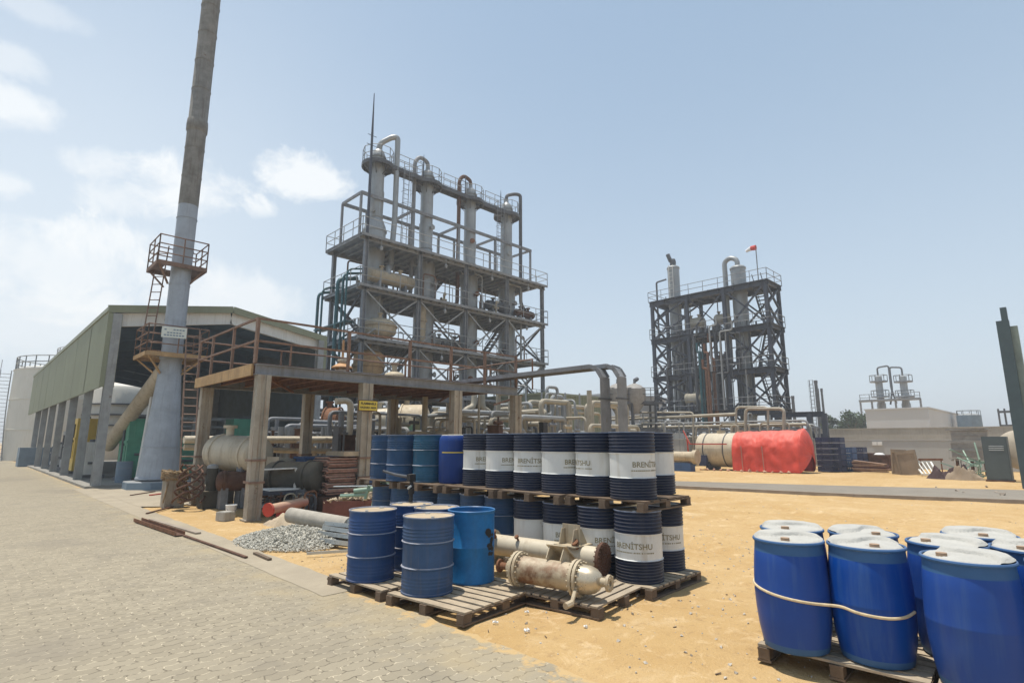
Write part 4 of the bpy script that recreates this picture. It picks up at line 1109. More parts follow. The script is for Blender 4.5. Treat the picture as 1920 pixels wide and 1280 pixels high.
t1 = at_d(140, 850, 56); storage_tank(t1.x, t1.y, 5.6, 8.6, 'white storage tank left of the shed with a stair up its left side')
t2 = at_d(178, 850, 80); storage_tank(t2.x, t2.y, 6.0, 13.6, 'taller white storage tank behind, its railed top showing over the shed cladding', False)
p = at_z(48, 874, 0); b = MB(); b.box(p.x - .5, p.x + 3.2, p.y - .8, p.y + 1.2, 0, 1.35); b.box(p.x - .55, p.x + 3.25, p.y - .85, p.y - .8, .55, .62)
tag(b.build('bund_wall', 'blue_grey', smooth=False), 'blue grey bund block at the foot of the white storage tank', 'bund wall')

# ================================================================ MAIN DISTILLATION TOWER
TX = [16.65, 20.75, 24.85, 29.0, 33.1]; TY0, TY1 = 30.0, 34.25
LV = [4.75, 8.05, 11.35, 14.62]
root = thing('steel_tower', 'open grey steel tower of four railed decks carrying the four grey columns', 'steel tower', (24.8, 32, 0))
for x in TX:
    for y in (TY0, TY1):
        b = MB(); b.ibeam((x, y, 0), (x, y, LV[3]), .24, .24, .03, up=(1, 0, 0)); b.build('post', 'grey_steel', root, smooth=False)
for li, z in enumerate(LV):
    b = MB(); b.box(TX[0] - .5, TX[-1] + .35, TY0 - .35, TY1 + .35, z, z + .03)
    for y in (TY0, TY1): b.ibeam((TX[0] - .5, y, z - .17), (TX[-1] + .35, y, z - .17), .16, .30, .03)
    for y in (TY0 - .33, TY1 + .33): b.bar((TX[0] - .5, y, z - .07), (TX[-1] + .35, y, z - .07), .05, .16)
    x = TX[0] - .45
    while x < TX[-1] + .3: b.ibeam((x, TY0 - .3, z - .10), (x, TY1 + .3, z - .10), .09, .18, .015); x += .69
    o = b.build('deck', 'deck_steel', root, smooth=False)
    c = MB(); e = .33; c.rail([(TX[0] - .48, TY0 - e, z + .03), (TX[-1] + .33, TY0 - e, z + .03), (TX[-1] + .33, TY1 + e, z + .03), (TX[0] - .48, TY1 + e, z + .03)], 1.05, 2, 1.4, .026, closed=True); c.build('handrail', 'pale_steel', o)
def xbrace(p00, p10, p01, p11, m, w, root_):
    b = MB(); b.bar(p00, p11, w, w); b.bar(p10, p01, w, w); b.build('cross_brace', m, root_, smooth=False)
zz = [.3] + LV
for i in range(3):
    for k in range(4):
        if i == 2 and k in (1, 2): pass
        za, zc = zz[i] + .1, zz[i + 1] - .3
        xbrace((TX[k] + .15, TY0, za), (TX[k + 1] - .15, TY0, za), (TX[k] + .15, TY0, zc), (TX[k + 1] - .15, TY0, zc), 'pale_steel', .085, root)
        if k % 2 == 0: xbrace((TX[k] + .15, TY1, za), (TX[k + 1] - .15, TY1, za), (TX[k] + .15, TY1, zc), (TX[k + 1] - .15, TY1, zc), 'dark_steel', .12, root)
    for x in (TX[0], TX[-1]): xbrace((x, TY0 + .15, zz[i] + .1), (x, TY1 - .15, zz[i] + .1), (x, TY0 + .15, zz[i + 1] - .3), (x, TY1 - .15, zz[i + 1] - .3), 'dark_steel', .13, root)
# upper portal frames
ZF = 18.2; FX = [17.0, 18.9, 21.2, 22.6, 25.4, 27.0, 29.2, 31.0, 33.4]
b = MB()
for y in (31.6, 34.2):
    b.bar((17.0, y, ZF), (33.5, y, ZF), .16, .22)
    for x in FX[::2] if y < 32 else FX: b.bar((x, y, LV[3]), (x, y, ZF), .14, .14)
for x in (17.0, 21.2, 25.4, 29.2, 33.4): b.bar((x, 31.6, ZF), (x, 34.2, ZF), .12, .18)
b.build('portal_frame', 'grey_steel', root, smooth=False)
# top walkway
CXs = [18.45, 22.70, 26.95, 31.05]; CYs = 32.15; ZT = [20.95, 20.95, 20.95, 20.95]
b = MB(); zt_ = 20.9; b.box(CXs[0], CXs[-1], CYs - .75, CYs - .05, zt_, zt_ + .04)
for y in (CYs - .75, CYs - .05): b.bar((CXs[0], y, zt_ - .12), (CXs[-1], y, zt_ - .12), .07, .3)
for cx_ in CXs: b.lathe([(.45, zt_), (1.12, zt_), (1.12, zt_ - .26), (1.05, zt_ - .26), (1.05, zt_ - .03), (.45, zt_ - .03)], 24, TR(cx_, CYs, 0))
for cx_ in CXs:
    for a in range(6): b.bar((cx_ + .45 * math.cos(a), CYs + .45 * math.sin(a), zt_ - .8), (cx_ + 1.05 * math.cos(a), CYs + 1.05 * math.sin(a), zt_ - .2), .05, .05)
o = b.build('top_walkway', 'dark_steel', root, smooth=False)
c = MB()
for k in range(3):
    for y in (CYs - .72, CYs - .08): c.rail([(CXs[k] + 1.0, y, zt_), (CXs[k + 1] - 1.0, y, zt_)], 1.05, 2, 1.1, .024)
for cx_ in CXs: c.rail([(cx_ + 1.06 * math.cos(a), CYs + 1.06 * math.sin(a), zt_) for a in [6.283 * i / 10 for i in range(10)]], 1.05, 2, 2, .024, closed=True)
c.build('handrail', 'pale_steel', o)
for (x, y, za, zc) in ((20.2, 31.3, LV[3], zt_), (29.3, 31.3, LV[3], zt_)):
    b = MB(); b.ladder((x, y, za), (x + .1, y, zc), .45, (1, 0, 0), .025, .35, cage=(0, -1, 0)); b.build('caged_ladder', 'grey_steel', root)
for (x, za, zc, yy) in ((18.6, LV[0], LV[1], 30.8), (27.5, LV[1], LV[2], 30.8), (23.2, LV[2], LV[3], 33.6)):
    b = MB()
    for s in (0, .7): b.bar((x, yy + s, za), (x + 2.6, yy + s, zc), .05, .22)
    n = 12
    for i in range(1, n): b.box(x + 2.6 * i / n - .12, x + 2.6 * i / n + .12, yy, yy + .7, za + (zc - za) * i / n, za + (zc - za) * i / n + .03)
    for s in (0, .7):
        b.tube((x, yy + s, za + 1), (x + 2.6, yy + s, zc + 1), .03, 6)
    b.build('stairway', 'dark_steel', root, smooth=False)
# lightning masts
def mast(x, y, z0, z1, r, lb):
    b = MB(); b.path([(x, y, z0), (x, y, z0 + (z1 - z0) * .7), (x, y, z1)], [r, r * .8, r * .25], 8); b.bar((x - .35, y, z0 + (z1 - z0) * .62), (x + .3, y, z0 + (z1 - z0) * .62), .03, .03)
    tag(b.build('lightning_mast', 'navy_steel'), lb, 'lightning mast')
mast(16.55, 29.75, LV[3], at_y(691, 170, 29.75).z, .10, 'tall dark lightning mast at the left front corner of the main tower')
for i, (px, py) in enumerate(((700, 232), (795, 290), (873, 328), (939, 357))):
    q = at_y(px, py, 31.3)
    mast(q.x, 31.3, zt_, q.z, .045, ['short thin rod beside the first tower column top', 'short thin rod at the second tower column top', 'short thin rod at the third tower column top', 'short thin rod at the fourth tower column top'][i])
# four columns
cl = ['grey column at the left end of the main tower with a thick pale overhead pipe', 'grey distillation column second from the left in the main tower',
      'third grey column from the left in the main tower, with a rust brown hooked pipe', 'grey column at the right end of the main tower with a dark overhead pipe']
for k, cx_ in enumerate(CXs):
    t = thing('distillation_column', cl[k], 'column', (cx_, CYs, 0), 'distillation columns of the main tower'); M = TR(cx_, CYs, 0)
    zn = 16.6 if k == 0 else 15.6 - .2 * k; r0 = .74 if k < 2 else .68; r1 = .47
    pr = [(r0 + .08, 0), (r0 + .08, .3), (r0, .35)]
    for z in (3, 6, 9, 12): pr += [(r0, z), (r0 + .03, z + .02), (r0 + .03, z + .10), (r0, z + .12)]
    pr += [(r0, zn - .7), (r0 + .07, zn - .68), (r0 + .07, zn - .55), (r0, zn - .53)]
    pr += [(r0 - .02, zn - .3), (r1, zn + .3)]
    for z in (zn + .35, zn + 2.2): pr += [(r1 + .05, z), (r1 + .05, z + .08), (r1, z + .1)]
    pr += [(r1, 21.5)]
    b = MB(); b.lathe(pr, 36, M); b.build('shell', 'clad_metal', t)
    b = MB(); b.lathe([(r1 + .07, 21.4), (r1 + .07, 21.5), (r1 + .02, 21.5), (r1, 21.65), (r1 * .8, 21.9), (r1 * .45, 22.05), (.17, 22.1), (.17, 22.3)], 30, M); b.build('domed_top', 'clad_metal', t)
    b = MB(); top = Vector((cx_, CYs, 22.2))
    if k == 0: pts = [top, top + Vector((.1, -.1, .4)), top + Vector((.75, -.45, .95)), top + Vector((1.15, -.6, 1.05)), (cx_ + 1.15, CYs - .6, 17), (cx_ + .95, CYs - .6, 13.4), (cx_ + .3, CYs - 1.4, 13.2), (cx_ + .3, CYs - 1.5, 12.6)]; rr, mm = .19, 'clad_metal'
    elif k == 3: pts = [top, top + Vector((-.05, 0, .55)), top + Vector((.7, -.3, .85)), top + Vector((1.2, -.5, .85)), (cx_ + 1.2, CYs - .5, 13.2), (cx_ + 1.8, CYs - .6, 12.5), (cx_ + 1.8, CYs - .6, 11.6)]; rr, mm = .15, 'dark_steel'
    else: pts = [top, top + Vector((0, 0, .5)), top + Vector((-.8, -.1, .65)), top + Vector((-1.25, -.1, .1)), (cx_ - 1.25, CYs - .1, 12.2), (cx_ - 1.6, CYs - .4, 12.0)]; rr, mm = .15, 'grey_steel' if k == 1 else 'rust_dark'
    b.path(pts, rr, 12, bend=.35); b.build('overhead_pipe', mm, t)
    b = MB()
    for z in (17.3, 13.0, 9.2, 6.4):
        a = rnd.uniform(-2.6, -.8); rz = (r1 if z > zn else r0)
        d = Vector((math.cos(a), math.sin(a), 0)); c0 = Vector((cx_, CYs, z)); b.tube(c0 + d * rz * .8, c0 + d * (rz + .3), .12, 10); b.tube(c0 + d * (rz + .26), c0 + d * (rz + .32), .2, 12)
    b.build('nozzle', 'pale_steel' if k != 2 else 'rust', t)
# vessels on the decks
def hvessel(name, p, q, r, m, lb, cat='vessel', saddles=True, nozz=2, group=None, zbase=None, k=.45):
    p, q = Vector(p), Vector(q); t = thing(name, lb, cat, (p.x, p.y, zbase if zbase is not None else p.z - r - .3), group)
    b = MB(); L_ = (q - p).length; b.lathe(vessel_prof(L_, r, k), 32, along(p, q)); b.build('shell', m, t)
    d = (q - p).normalized()
    for f in (.2, .8):
        b = MB(); c0 = p + d * L_ * f; b.lathe([(r, -.04), (r + .035, -.03), (r + .035, .03), (r, .04)], 32, along(c0, c0 + d)); b.build('seam_ring', m, t)
    if saddles:
        z0 = zbase if zbase is not None else p.z - r - .35
        for f in (.22, .78):
            b = MB(); c0 = p + d * L_ * f; M = TR(c0.x, c0.y, 0) @ RZ(math.atan2(d.y, d.x)); b.box(-.09, .09, -r * .75, r * .75, z0, c0.z - r * .55, M)
            b.build('saddle', 'grey_steel', t, smooth=False)
    if nozz:
        for i in range(nozz):
            b = MB(); c0 = p + d * L_ * (.3 + .4 * i / max(1, nozz - 1)); b.tube(c0 + Vector((0, 0, r * .9)), c0 + Vector((0, 0, r + .28)), .11, 12); b.tube(c0 + Vector((0, 0, r + .2)), c0 + Vector((0, 0, r + .28)), .19, 14)
            b.build('nozzle', m, t)
    return t
def vvessel(name, x, y, z0, h, r, m, lb, cat='vessel', legs=.4, group=None):
    t = thing(name, lb, cat, (x, y, z0), group); pr = [(rr, zz_ + z0 + legs) for rr, zz_ in vessel_prof(h, r, .45)]
    b = MB(); b.lathe(pr, 28, TR(x, y, 0)); b.build('shell', m, t)
    b = MB()
    for a in (.6, 2.2, 3.8, 5.3): b.bar((x + r * .8 * math.cos(a), y + r * .8 * math.sin(a), z0), (x + r * .8 * math.cos(a), y + r * .8 * math.sin(a), z0 + legs + r * .5), .09, .09)
    b.build('legs', 'grey_steel', t, smooth=False)
    b = MB(); b.lathe([(r + .01, z0 + legs + h * .55), (r + .09, z0 + legs + h * .56), (r + .09, z0 + legs + h * .62), (r + .01, z0 + legs + h * .63)], 28, TR(x, y, 0)); b.tube((x, y, z0 + legs + h * .95), (x, y, z0 + legs + h + .35), .11, 12); b.tube((x, y, z0 + legs + h + .28), (x, y, z0 + legs + h + .36), .18, 14); b.build('flange', m, t)
    return t
hvessel('reboiler', (17.3, 30.9, 12.45), (20.9, 30.95, 12.45), .46, 'cream_dirty', 'pale horizontal reboiler on the third deck at the left end of the main tower', zbase=11.38)
vvessel('kettle_vessel', 18.3, 30.7, 8.1, 1.35, 1.05, 'cream_dirty', 'wide squat cream vessel on the second deck at the left end of the main tower', legs=.15)
vvessel('process_vessel', 18.0, 31.4, 4.8, 2.6, .95, 'ochre_rust', 'rust stained upright vessel on the lowest deck behind the platform handrail', legs=.2)
vvessel('process_vessel', 21.6, 30.9, 8.1, 2.7, .35, 'cream_dirty', 'slim dirty upright vessel between the first two tower columns', legs=.3)
hvessel('condenser', (24.0, 33.4, 9.2), (27.6, 33.4, 9.2), .4, 'clad_metal', 'grey horizontal condenser on the second deck behind the middle columns', zbase=8.08)
hvessel('condenser', (27.8, 31.1, 12.3), (30.3, 31.1, 12.3), .38, 'dark_steel', 'dark horizontal condenser on the third deck near the right end of the main tower', zbase=11.38)
hvessel('condenser', (30.8, 30.9, 12.15), (33.0, 30.9, 12.15), .3, 'rust_dark', 'brown flanged exchanger on the third deck at the right corner of the main tower', zbase=11.38)
# teal risers at the left corner
t = thing('pipe_riser', 'bundle of teal painted riser pipes at the left end of the main tower', 'pipes', (16, 32, 0))
for i, (y, r) in enumerate(((34.6, .10), (34.0, .07), (31.9, .13), (31.2, .08), (30.75, .06))):
    b = MB(); b.path([(15.85, y, 0), (15.85, y, 11.6 + .2 * i), (17.2, y, 11.9 + .2 * i)], r, 10, bend=.4); b.build('pipe', 'teal_paint', t)
for z in (5.3, 9.0):
    b = MB(); b.box(15.75, 16.4, 30.6, 34.8, z, z + .08); b.build('bracket', 'teal_paint', t, smooth=False)
# small pipes through the decks
def pipes(name, lb, cat, paths, m, loc, n=9, bend=.25, group=None):
    t = thing(name, lb, cat, loc, group)
    for pts, r in paths:
        b = MB(); b.path(pts, r, n, bend=bend); b.build('pipe', m, t)
    return t
pp = []
for i in range(34):
    x = rnd.uniform(17.5, 32.6); y = rnd.uniform(30.6, 33.9); z0 = rnd.choice([.2, .2] + LV[:3]); z1 = z0 + rnd.choice((3.0, 3.3, 6.6, 4.2)); z1 = min(z1, 14.3); dx = rnd.uniform(-1.8, 1.8)
    pp.append(([(x, y, z0), (x, y, z1), (x + dx, y, z1), (x + dx, y, z1 + .8)], rnd.choice((.035, .05, .08))))
pipes('process_piping', 'thin grey pipes threading vertically through the decks of the main tower', 'pipes', pp, 'pale_steel', (25, 32, 0))
pp = []
for i in range(34):
    x = rnd.uniform(17.5, 32.6); y = rnd.uniform(30.6, 33.9); z0 = rnd.choice([.2] + LV[:3]); z1 = z0 + rnd.uniform(1.2, 3); dx = rnd.uniform(-2.8, 2.8)
    pp.append(([(x, y, z0), (x, y, z1), (x + dx, y, z1), (x + dx, y, z0)], rnd.choice((.035, .06))))
pipes('process_piping', 'looping brown pipes low on the decks of the main tower', 'pipes', pp, 'rusty_rail', (25, 32.4, 0))
for k, (z, n) in enumerate(((LV[0], 9), (LV[1], 9), (LV[2], 7))):
    t = thing('valve_cluster', 'small valves and fittings standing on the ' + ('lowest', 'second', 'third')[k] + ' deck of the main tower', 'valves', (25, 31, z))
    for i in range(n):
        x = rnd.uniform(17.2, 32.8); y = rnd.uniform(30.3, 33.6); h = rnd.uniform(.5, 1.1); b = MB()
        b.tube((x, y, z), (x, y, z + h), .06, 8); b.tube((x - .25, y, z + h * .6), (x + .25, y, z + h * .6), .08, 8); b.tube((x, y - .14, z + h), (x, y - .11, z + h), .14, 12); b.tube((x - .25, y, z + h * .6), (x - .22, y, z + h * .6), .14, 10)
        b.build('valve', rnd.choice(('dark_steel', 'rust', 'pale_steel', 'cream_dirty')), t)
lam = []
for i, (x, z) in enumerate(((17.6, LV[3]), (22.8, LV[3]), (27.2, LV[3]), (31.2, LV[3]), (22.8, LV[2]), (27.0, LV[2]), (31.0, LV[2]), (22.6, LV[1]), (27.2, LV[1]))):
    b = MB(); b.tube((x, 29.75, z - .55), (x, 29.75, z - .2), .02, 6); b.lathe([(0, z - .85), (.08, z - .82), (.12, z - .65), (.06, z - .55), (0, z - .55)], 12, TR(x, 29.75, 0))
    tag(b.build('hanging_lamp', 'pale_steel'), 'small lamp under the ' + {LV[3]: 'top', LV[2]: 'third', LV[1]: 'second'}[z] + ' deck of the main tower ' + ['at its left end', 'by the second column', 'by the third column', 'at its right end', 'by the second column', 'by the third column', 'at its right end', 'by the second column', 'by the third column'][i], 'lamp', 'lamps under the main tower decks')
# items between platform and tower
vx = at_y(642, 680, 19.3).x
t = vvessel('valve_pot', vx, 19.3, 3.62, .62, .36, 'cream_paint', 'cream pot with an orange cap standing on the platform by the teal pipes', 'vessel', .25)
b = MB(); b.lathe([(.40, 4.50), (.40, 4.54), (.15, 4.70), (.05, 4.76), (.04, 5.6)], 24, TR(vx, 19.3, 0)); b.build('cap', 'orange', t)
b = MB(); b.path([(vx - .3, 19.3, 4.2), (vx - .6, 19.3, 4.3), (vx - .7, 19.3, 3.7)], .09, 10, bend=.2); b.build('side_pipe', 'cream_paint', t)
vvessel('valve_pot', at_y(740, 690, 19.5).x, 19.5, 3.62, .75, .42, 'cream_dirty', 'dirty cream pot with pipe fittings on the platform near the rusty post', 'vessel', .25)

# ================================================================ EQUIPMENT UNDER AND BEHIND THE PLATFORM
hvessel('cream_tank', at_d(402, 846, 16.2), at_d(492, 853, 15.4), .50, 'cream_paint', 'short fat cream tank lying behind the near platform column', 'tank', True, 1, zbase=0, k=.3)
p = at_d(405, 900, 14.8)
hvessel('cylinder_shell', (p.x, p.y, .72), (p.x + .9, p.y - .1, .70), .26, 'rust_dark', 'rusty flanged shell under the cream tank', 'vessel', True, 0, zbase=0)
p = at_d(505, 893, 14.5); q = at_d(602, 893, 14.0)
hvessel('dark_cylinder', p, q, .38, 'dark_tank', 'dark grey cylinder lying under the platform in front of the red coils', 'tank', True, 0, zbase=0, k=.25)
# motor with hoses near the left column
p = at_d(398, 890, 15.2); t = thing('pump_motor', 'dark upright pump motor with a pale cap beside the left platform column', 'motor', (p.x, p.y, 0))
b = MB(); b.tube((p.x, p.y, .45), (p.x, p.y, 1.05), .14, 18); b.box(p.x - .25, p.x + .25, p.y - .25, p.y + .25, 0, .45); b.build('motor_body', 'dark_tank', t)
b = MB(); b.lathe([(.15, 1.05), (.14, 1.12), (.07, 1.16), (0, 1.17)], 18, TR(p.x, p.y, 0)); b.build('cap', 'pale_steel', t)
b = MB(); b.path([(p.x + .1, p.y - .2, .3), (p.x + .35, p.y - .35, .7), (p.x + .3, p.y - .2, .95)], .03, 8); b.build('hose', 'white_paint', t)
# stump with rope and sacking
p = at_z(322, 950, 0); t = thing('concrete_stump', 'short concrete stump topped with tangled brown rope at the left of the platform', 'stump', (p.x, p.y, 0))
b = MB(); b.box(p.x - .24, p.x + .24, p.y - .22, p.y + .22, 0, .82, None); b.build('block', 'rusted_column', t, smooth=False)
b = MB()
for i in range(26):
    a = rnd.random() * 6.28; pts = []
    for j in range(8): pts.append((p.x + (.25 + .08 * rnd.random()) * math.cos(a + j * .6), p.y + (.25 + .08 * rnd.random()) * math.sin(a + j * .6), .72 + .28 * rnd.random()))
    b.path(pts, .03, 5)
for i in range(10):
    a = rnd.uniform(-2.4, .4); pts = [(p.x + (.2 + .25 * j / 4) * math.cos(a), p.y + (.2 + .25 * j / 4) * math.sin(a), .95 - .2 * j) for j in range(5)]; b.path(pts, .022, 5)
mk('old_rope', (.26, .18, .10), .95, var=.4, vs=8)
b.build('rope_tangle', 'old_rope', t)
p2 = at_z(352, 955, 0); b = MB()
for i in range(5):
    a = i * 1.3; pts = [(p2.x + .4 * math.cos(a + j * .7) * (1 - .05 * j), p2.y + .4 * math.sin(a + j * .7), .15 + .12 * j + .08 * rnd.random()) for j in range(9)]; b.path(pts, .028, 6, bend=.1)
tag(b.build('hose_coil', 'rust_dark'), 'coiled dark hoses on the ground between the stump and the left platform column', 'hose')
# stack of red coils
p = at_d(632, 885, 14.6); t = thing('coil_stack', 'stack of reddish coiled tubing with a pale cloth on it under the platform', 'tubing', (p.x, p.y, 0))
b = MB()
for i in range(15):
    z = .45 + .062 * i + rnd.uniform(-.015, .015); w = .46 + rnd.uniform(-.05, .05); d = .42 + rnd.uniform(-.04, .04); dx = rnd.uniform(-.06, .06)
    b.path([(p.x - w + dx, p.y - d, z), (p.x + w + dx, p.y - d, z), (p.x + w + dx, p.y + d, z + .02), (p.x - w + dx, p.y + d, z + .02), (p.x - w + dx, p.y - d, z + .03)], .026, 6, bend=.12)
b.build('coils', 'coil_red', t)
b = MB(); b.box(p.x - .6, p.x + .6, p.y - .5, p.y + .5, 0, .40); b.build('base_box', 'rust_dark', t, smooth=False)
heap_o = MB(); heap_o.box(p.x - .1, p.x + .6, p.y - .5, p.y + .5, 1.40, 1.52); heap_o.build('cloth', 'cloth_tan', t, smooth=False)
# boards and dark bench with odds and ends
p = at_d(535, 905, 13.9); t = thing('work_bench', 'dark low bench under the platform with pale boards lying on top', 'bench', (p.x, p.y, 0))
b = MB(); b.box(p.x - .9, p.x + .9, p.y - .3, p.y + .3, .50, .58)
for sx in (-.8, .8):
    for sy in (-.25, .25): b.box(p.x + sx - .04, p.x + sx + .04, p.y + sy - .04, p.y + sy + .04, 0, .5)
b.box(p.x - .8, p.x + .8, p.y - .25, p.y + .25, .15, .2); b.build('frame', 'navy_steel', t, smooth=False)
b = MB(); b.box(p.x - .5, p.x + .4, p.y - .32, p.y + .25, .59, .63); b.box(p.x - .75, p.x - .25, p.y - .2, p.y + .2, .21, .26); b.box(p.x + .2, p.x + .5, p.y - .2, p.y + .2, .21, .3); b.build('boards', 'white_paint', t, smooth=False)
a, c = at_d(487, 880, 13.9), at_d(555, 877, 13.9); b = MB(); b.bar(a, c, .3, .03); b.bar(a - Vector((0, 0, a.z / 2)), a - Vector((0, 0, .01)), .05, .05) if False else None
b.bar((a.x, a.y, 0), (a.x, a.y, a.z), .05, .05); b.bar((c.x, c.y, 0), (c.x, c.y, c.z), .05, .05); tag(b.build('trestle_board', 'white_paint', smooth=False), 'pale board resting level on two thin legs behind the near column', 'board')
p = at_d(525, 862, 15.5); b = MB(); M = TR(p.x, p.y, 0) @ RZ(.3); b.box(-.45, .45, -.3, .3, .8, 1.0, M); b.box(-.4, .4, -.25, .25, 1.0, 1.32, M @ Matrix.Rotation(.12, 4, 'Y')); b.box(-.4, .4, -.25, .25, 0, .8, M)
tag(b.build('cardboard_box', 'dish_tan', smooth=False), 'tan crate with a sloping pale top right of the cream tank', 'crate')
p = at_d(660, 870, 16.5); b = MB(); b.box(p.x - 1.6, p.x + 1.2, p.y - .3, p.y + .3, .0, 1.30); b.box(p.x - 1.65, p.x + 1.25, p.y - .35, p.y + .35, 1.3, 1.36); tag(b.build('blue_bin', 'crate_blue', smooth=False), 'long blue bin behind the red coils under the platform', 'bin')

def clutter(name, lb, cat, n, px0, px1, py0, py1, d0, d1, mats, s0, s1, seed):
    r2 = random.Random(seed); q = at_d((px0 + px1) / 2, 860, (d0 + d1) / 2); t = thing(name, lb, cat, (q.x, q.y, 0))
    for i in range(n):
        q = at_d(r2.uniform(px0, px1), r2.uniform(py0, py1), r2.uniform(d0, d1)); q.z = max(.05, q.z); s = r2.uniform(s0, s1); b = MB(); ty = r2.random()
        if ty < .4:
            b.tube((q.x, q.y, 0), q, s * .25, 8); b.tube(q - Vector((s, 0, 0)), q + Vector((s, 0, 0)), s * .35, 10); b.tube(q + Vector((0, 0, 0)), q + Vector((0, 0, s)), s * .18, 8); b.tube(q + Vector((0, 0, s)), q + Vector((0, 0, s * 1.1)), s * .6, 12)
        elif ty < .7: M = TR(q.x, q.y, 0) @ RZ(r2.random() * 3); b.box(-s, s, -s * .6, s * .6, 0, q.z, M); b.box(-s * 1.1, s * 1.1, -s * .7, s * .7, q.z, q.z + .03, M)
        else: e = q + Vector((r2.uniform(-1, 1), r2.uniform(-1, 1), 0)) * s * 5; b.path([(q.x, q.y, 0), q, e, (e.x, e.y, 0)], s * .3, 8, bend=.15)
        b.build('fitting', r2.choice(mats), t)
clutter('scrap_fittings', 'jumble of rusty valves, boxes and pipe ends on the ground under the platform', 'scrap', 34, 485, 665, 880, 945, 13.9, 17, ('rust', 'rust_dark', 'dark_steel', 'black', 'navy_steel', 'cream_dirty'), .08, .22, 3)
clutter('scrap_fittings', 'small rusty offcuts and fittings strewn on the sand behind the wrapped pipe', 'scrap', 24, 488, 600, 922, 950, 13.0, 13.9, ('rust', 'rust_dark', 'dark_steel', 'cream_dirty', 'cloth_tan'), .04, .11, 13)
clutter('pump_fittings', 'dark pumps and valves crowded behind the cream tank', 'pumps', 30, 490, 690, 800, 850, 18.5, 24, ('dark_steel', 'grey_steel', 'black', 'rust_dark', 'cream_dirty'), .1, .28, 5)
clutter('pump_fittings', 'dark pumps and valves crowded behind the banded drums', 'pumps', 46, 700, 1100, 790, 835, 19, 30, ('dark_steel', 'grey_steel', 'black', 'rust_dark', 'bg_pipe'), .1, .3, 7)
# pale pipe loop behind the columns
yq = 19.2
def Q(px, py, y=yq): return at_y(px, py, y)
pipes('pipe_loop', 'thick pale insulated pipe loop bending round behind the warning sign', 'pipe', [([Q(345, 824), Q(655, 824), Q(658, 750), Q(630, 752)], .12)], 'cream_paint', (9, yq, 0), 14, .35)
pipes('pipe_loop', 'lower pale pipe running level behind the platform columns', 'pipe', [([Q(345, 838), Q(560, 845), Q(655, 845), Q(655, 800)], .09), ([Q(590, 842), Q(590, 880)], .08)], 'cream_dirty', (9, yq + .2, 0), 12, .3)
pipes('pipe_rank', 'row of short upright pipes and filters behind the cream tank', 'pipes', [([Q(px, 800, 20.5), Vector((Q(px, 800, 20.5).x, 20.5, .1))], r) for px, r in ((495, .16), (512, .07), (528, .12), (545, .18), (560, .07), (605, .06), (620, .06), (612, .10), (633, .06))], 'pale_steel', (10, 20.5, 0))
b = MB(); b.ladder(Q(628, 790, 21), Q(654, 862, 21), .3, (1, 0, 0), .025, .3)
tag(b.build('leaning_ladder', 'cream_dirty'), 'thin ladder leaning behind the pale pipe loop', 'ladder')
for i, (px0, px1, py, d, r, m, lb) in enumerate(((604, 645, 795, 25, .75, 'rust', 'rust brown horizontal drum vessel behind the pale pipe loop'), (742, 808, 795, 24, .85, 'cream_dirty', 'large pale horizontal vessel seen under the platform behind the plain drums'),
                                              (808, 836, 794, 26, .5, 'cream_paint', 'small cream vessel end beside the rear platform column'), (700, 735, 790, 25, .6, 'cream_paint', 'cream vessel end just right of the warning sign column'), (966, 1012, 797, 27, .55, 'cream_dirty', 'yellowish cream vessel with dark straps right of the last platform column'))):
    hvessel('horizontal_vessel', at_d(px0, py, d), at_d(px1, py, d), r, m, lb, 'vessel', True, 1, zbase=0)
p = at_d(770, 830, 23); vvessel('process_vessel', p.x, p.y, 0, 1.9, .75, 'pale_green', 'pale green upright vessel behind the plain drums', 'vessel', .2)
pipes('vent_cowl', 'pair of pale curved vent cowls behind the stack of drums', 'pipes', [([at_d(820, 832, 20), at_d(820, 812, 20), at_d(832, 812, 20), at_d(834, 822, 20)], .14), ([at_d(848, 832, 20), at_d(848, 812, 20), at_d(838, 812, 20), at_d(836, 822, 20)], .14), ([Vector((at_d(834, 830, 20).x, at_d(834, 830, 20).y, 0)), at_d(834, 826, 20)], .1)], 'bg_pipe', at_d(834, 830, 20), 12, .2)
pipes('vent_cowl', 'pair of pale downturned vent pipes right of the third platform column', 'pipes', [([Q(870, 770, 20), Q(870, 790, 20), Q(872, 768, 20), Q(888, 762, 20), Q(890, 738, 20)], .14), ([Q(918, 795, 20), Q(918, 772, 20), Q(905, 765, 20), Q(904, 738, 20)], .14)], 'bg_pipe', (13, 20, 0), 12, .2)
# process pipe maze between the tower and the drums
def maze(seed, n, px0, px1, py0, py1, d0, d1, m, lb, rr=(.05, .08, .11)):
    r2 = random.Random(seed); out = []
    for i in range(n):
        d = r2.uniform(d0, d1); a = at_d(r2.uniform(px0, px1), r2.uniform(py0, py1), d); L_ = r2.uniform(1.2, 3.6)
        ax = Vector((1, 0, 0)) if r2.random() < .6 else Vector((0, 1, 0))
        e = a + ax * L_; z2 = max(.3, a.z + r2.choice((-1.2, -.8, .6, .9)))
        ty = r2.random()
        if ty < .45: pts = [Vector((a.x, a.y, .1)), a, e, Vector((e.x, e.y, z2)), Vector((e.x, e.y, z2)) + ax * .8, Vector((e.x + ax.x * .8, e.y + ax.y * .8, .1))]
        elif ty < .8: pts = [Vector((a.x, a.y, .1)), a, e, Vector((e.x, e.y, .1))]
        else: pts = [Vector((a.x, a.y, .1)), a + Vector((0, 0, .6))]
        out.append((pts, r2.choice(rr)))
    pipes('process_piping', lb, 'pipes', out, m, at_d((px0 + px1) / 2, 860, (d0 + d1) / 2), 9, .22)
maze(3, 26, 680, 985, 755, 815, 20, 27, 'pale_steel', 'maze of grey process pipes under and behind the platform')
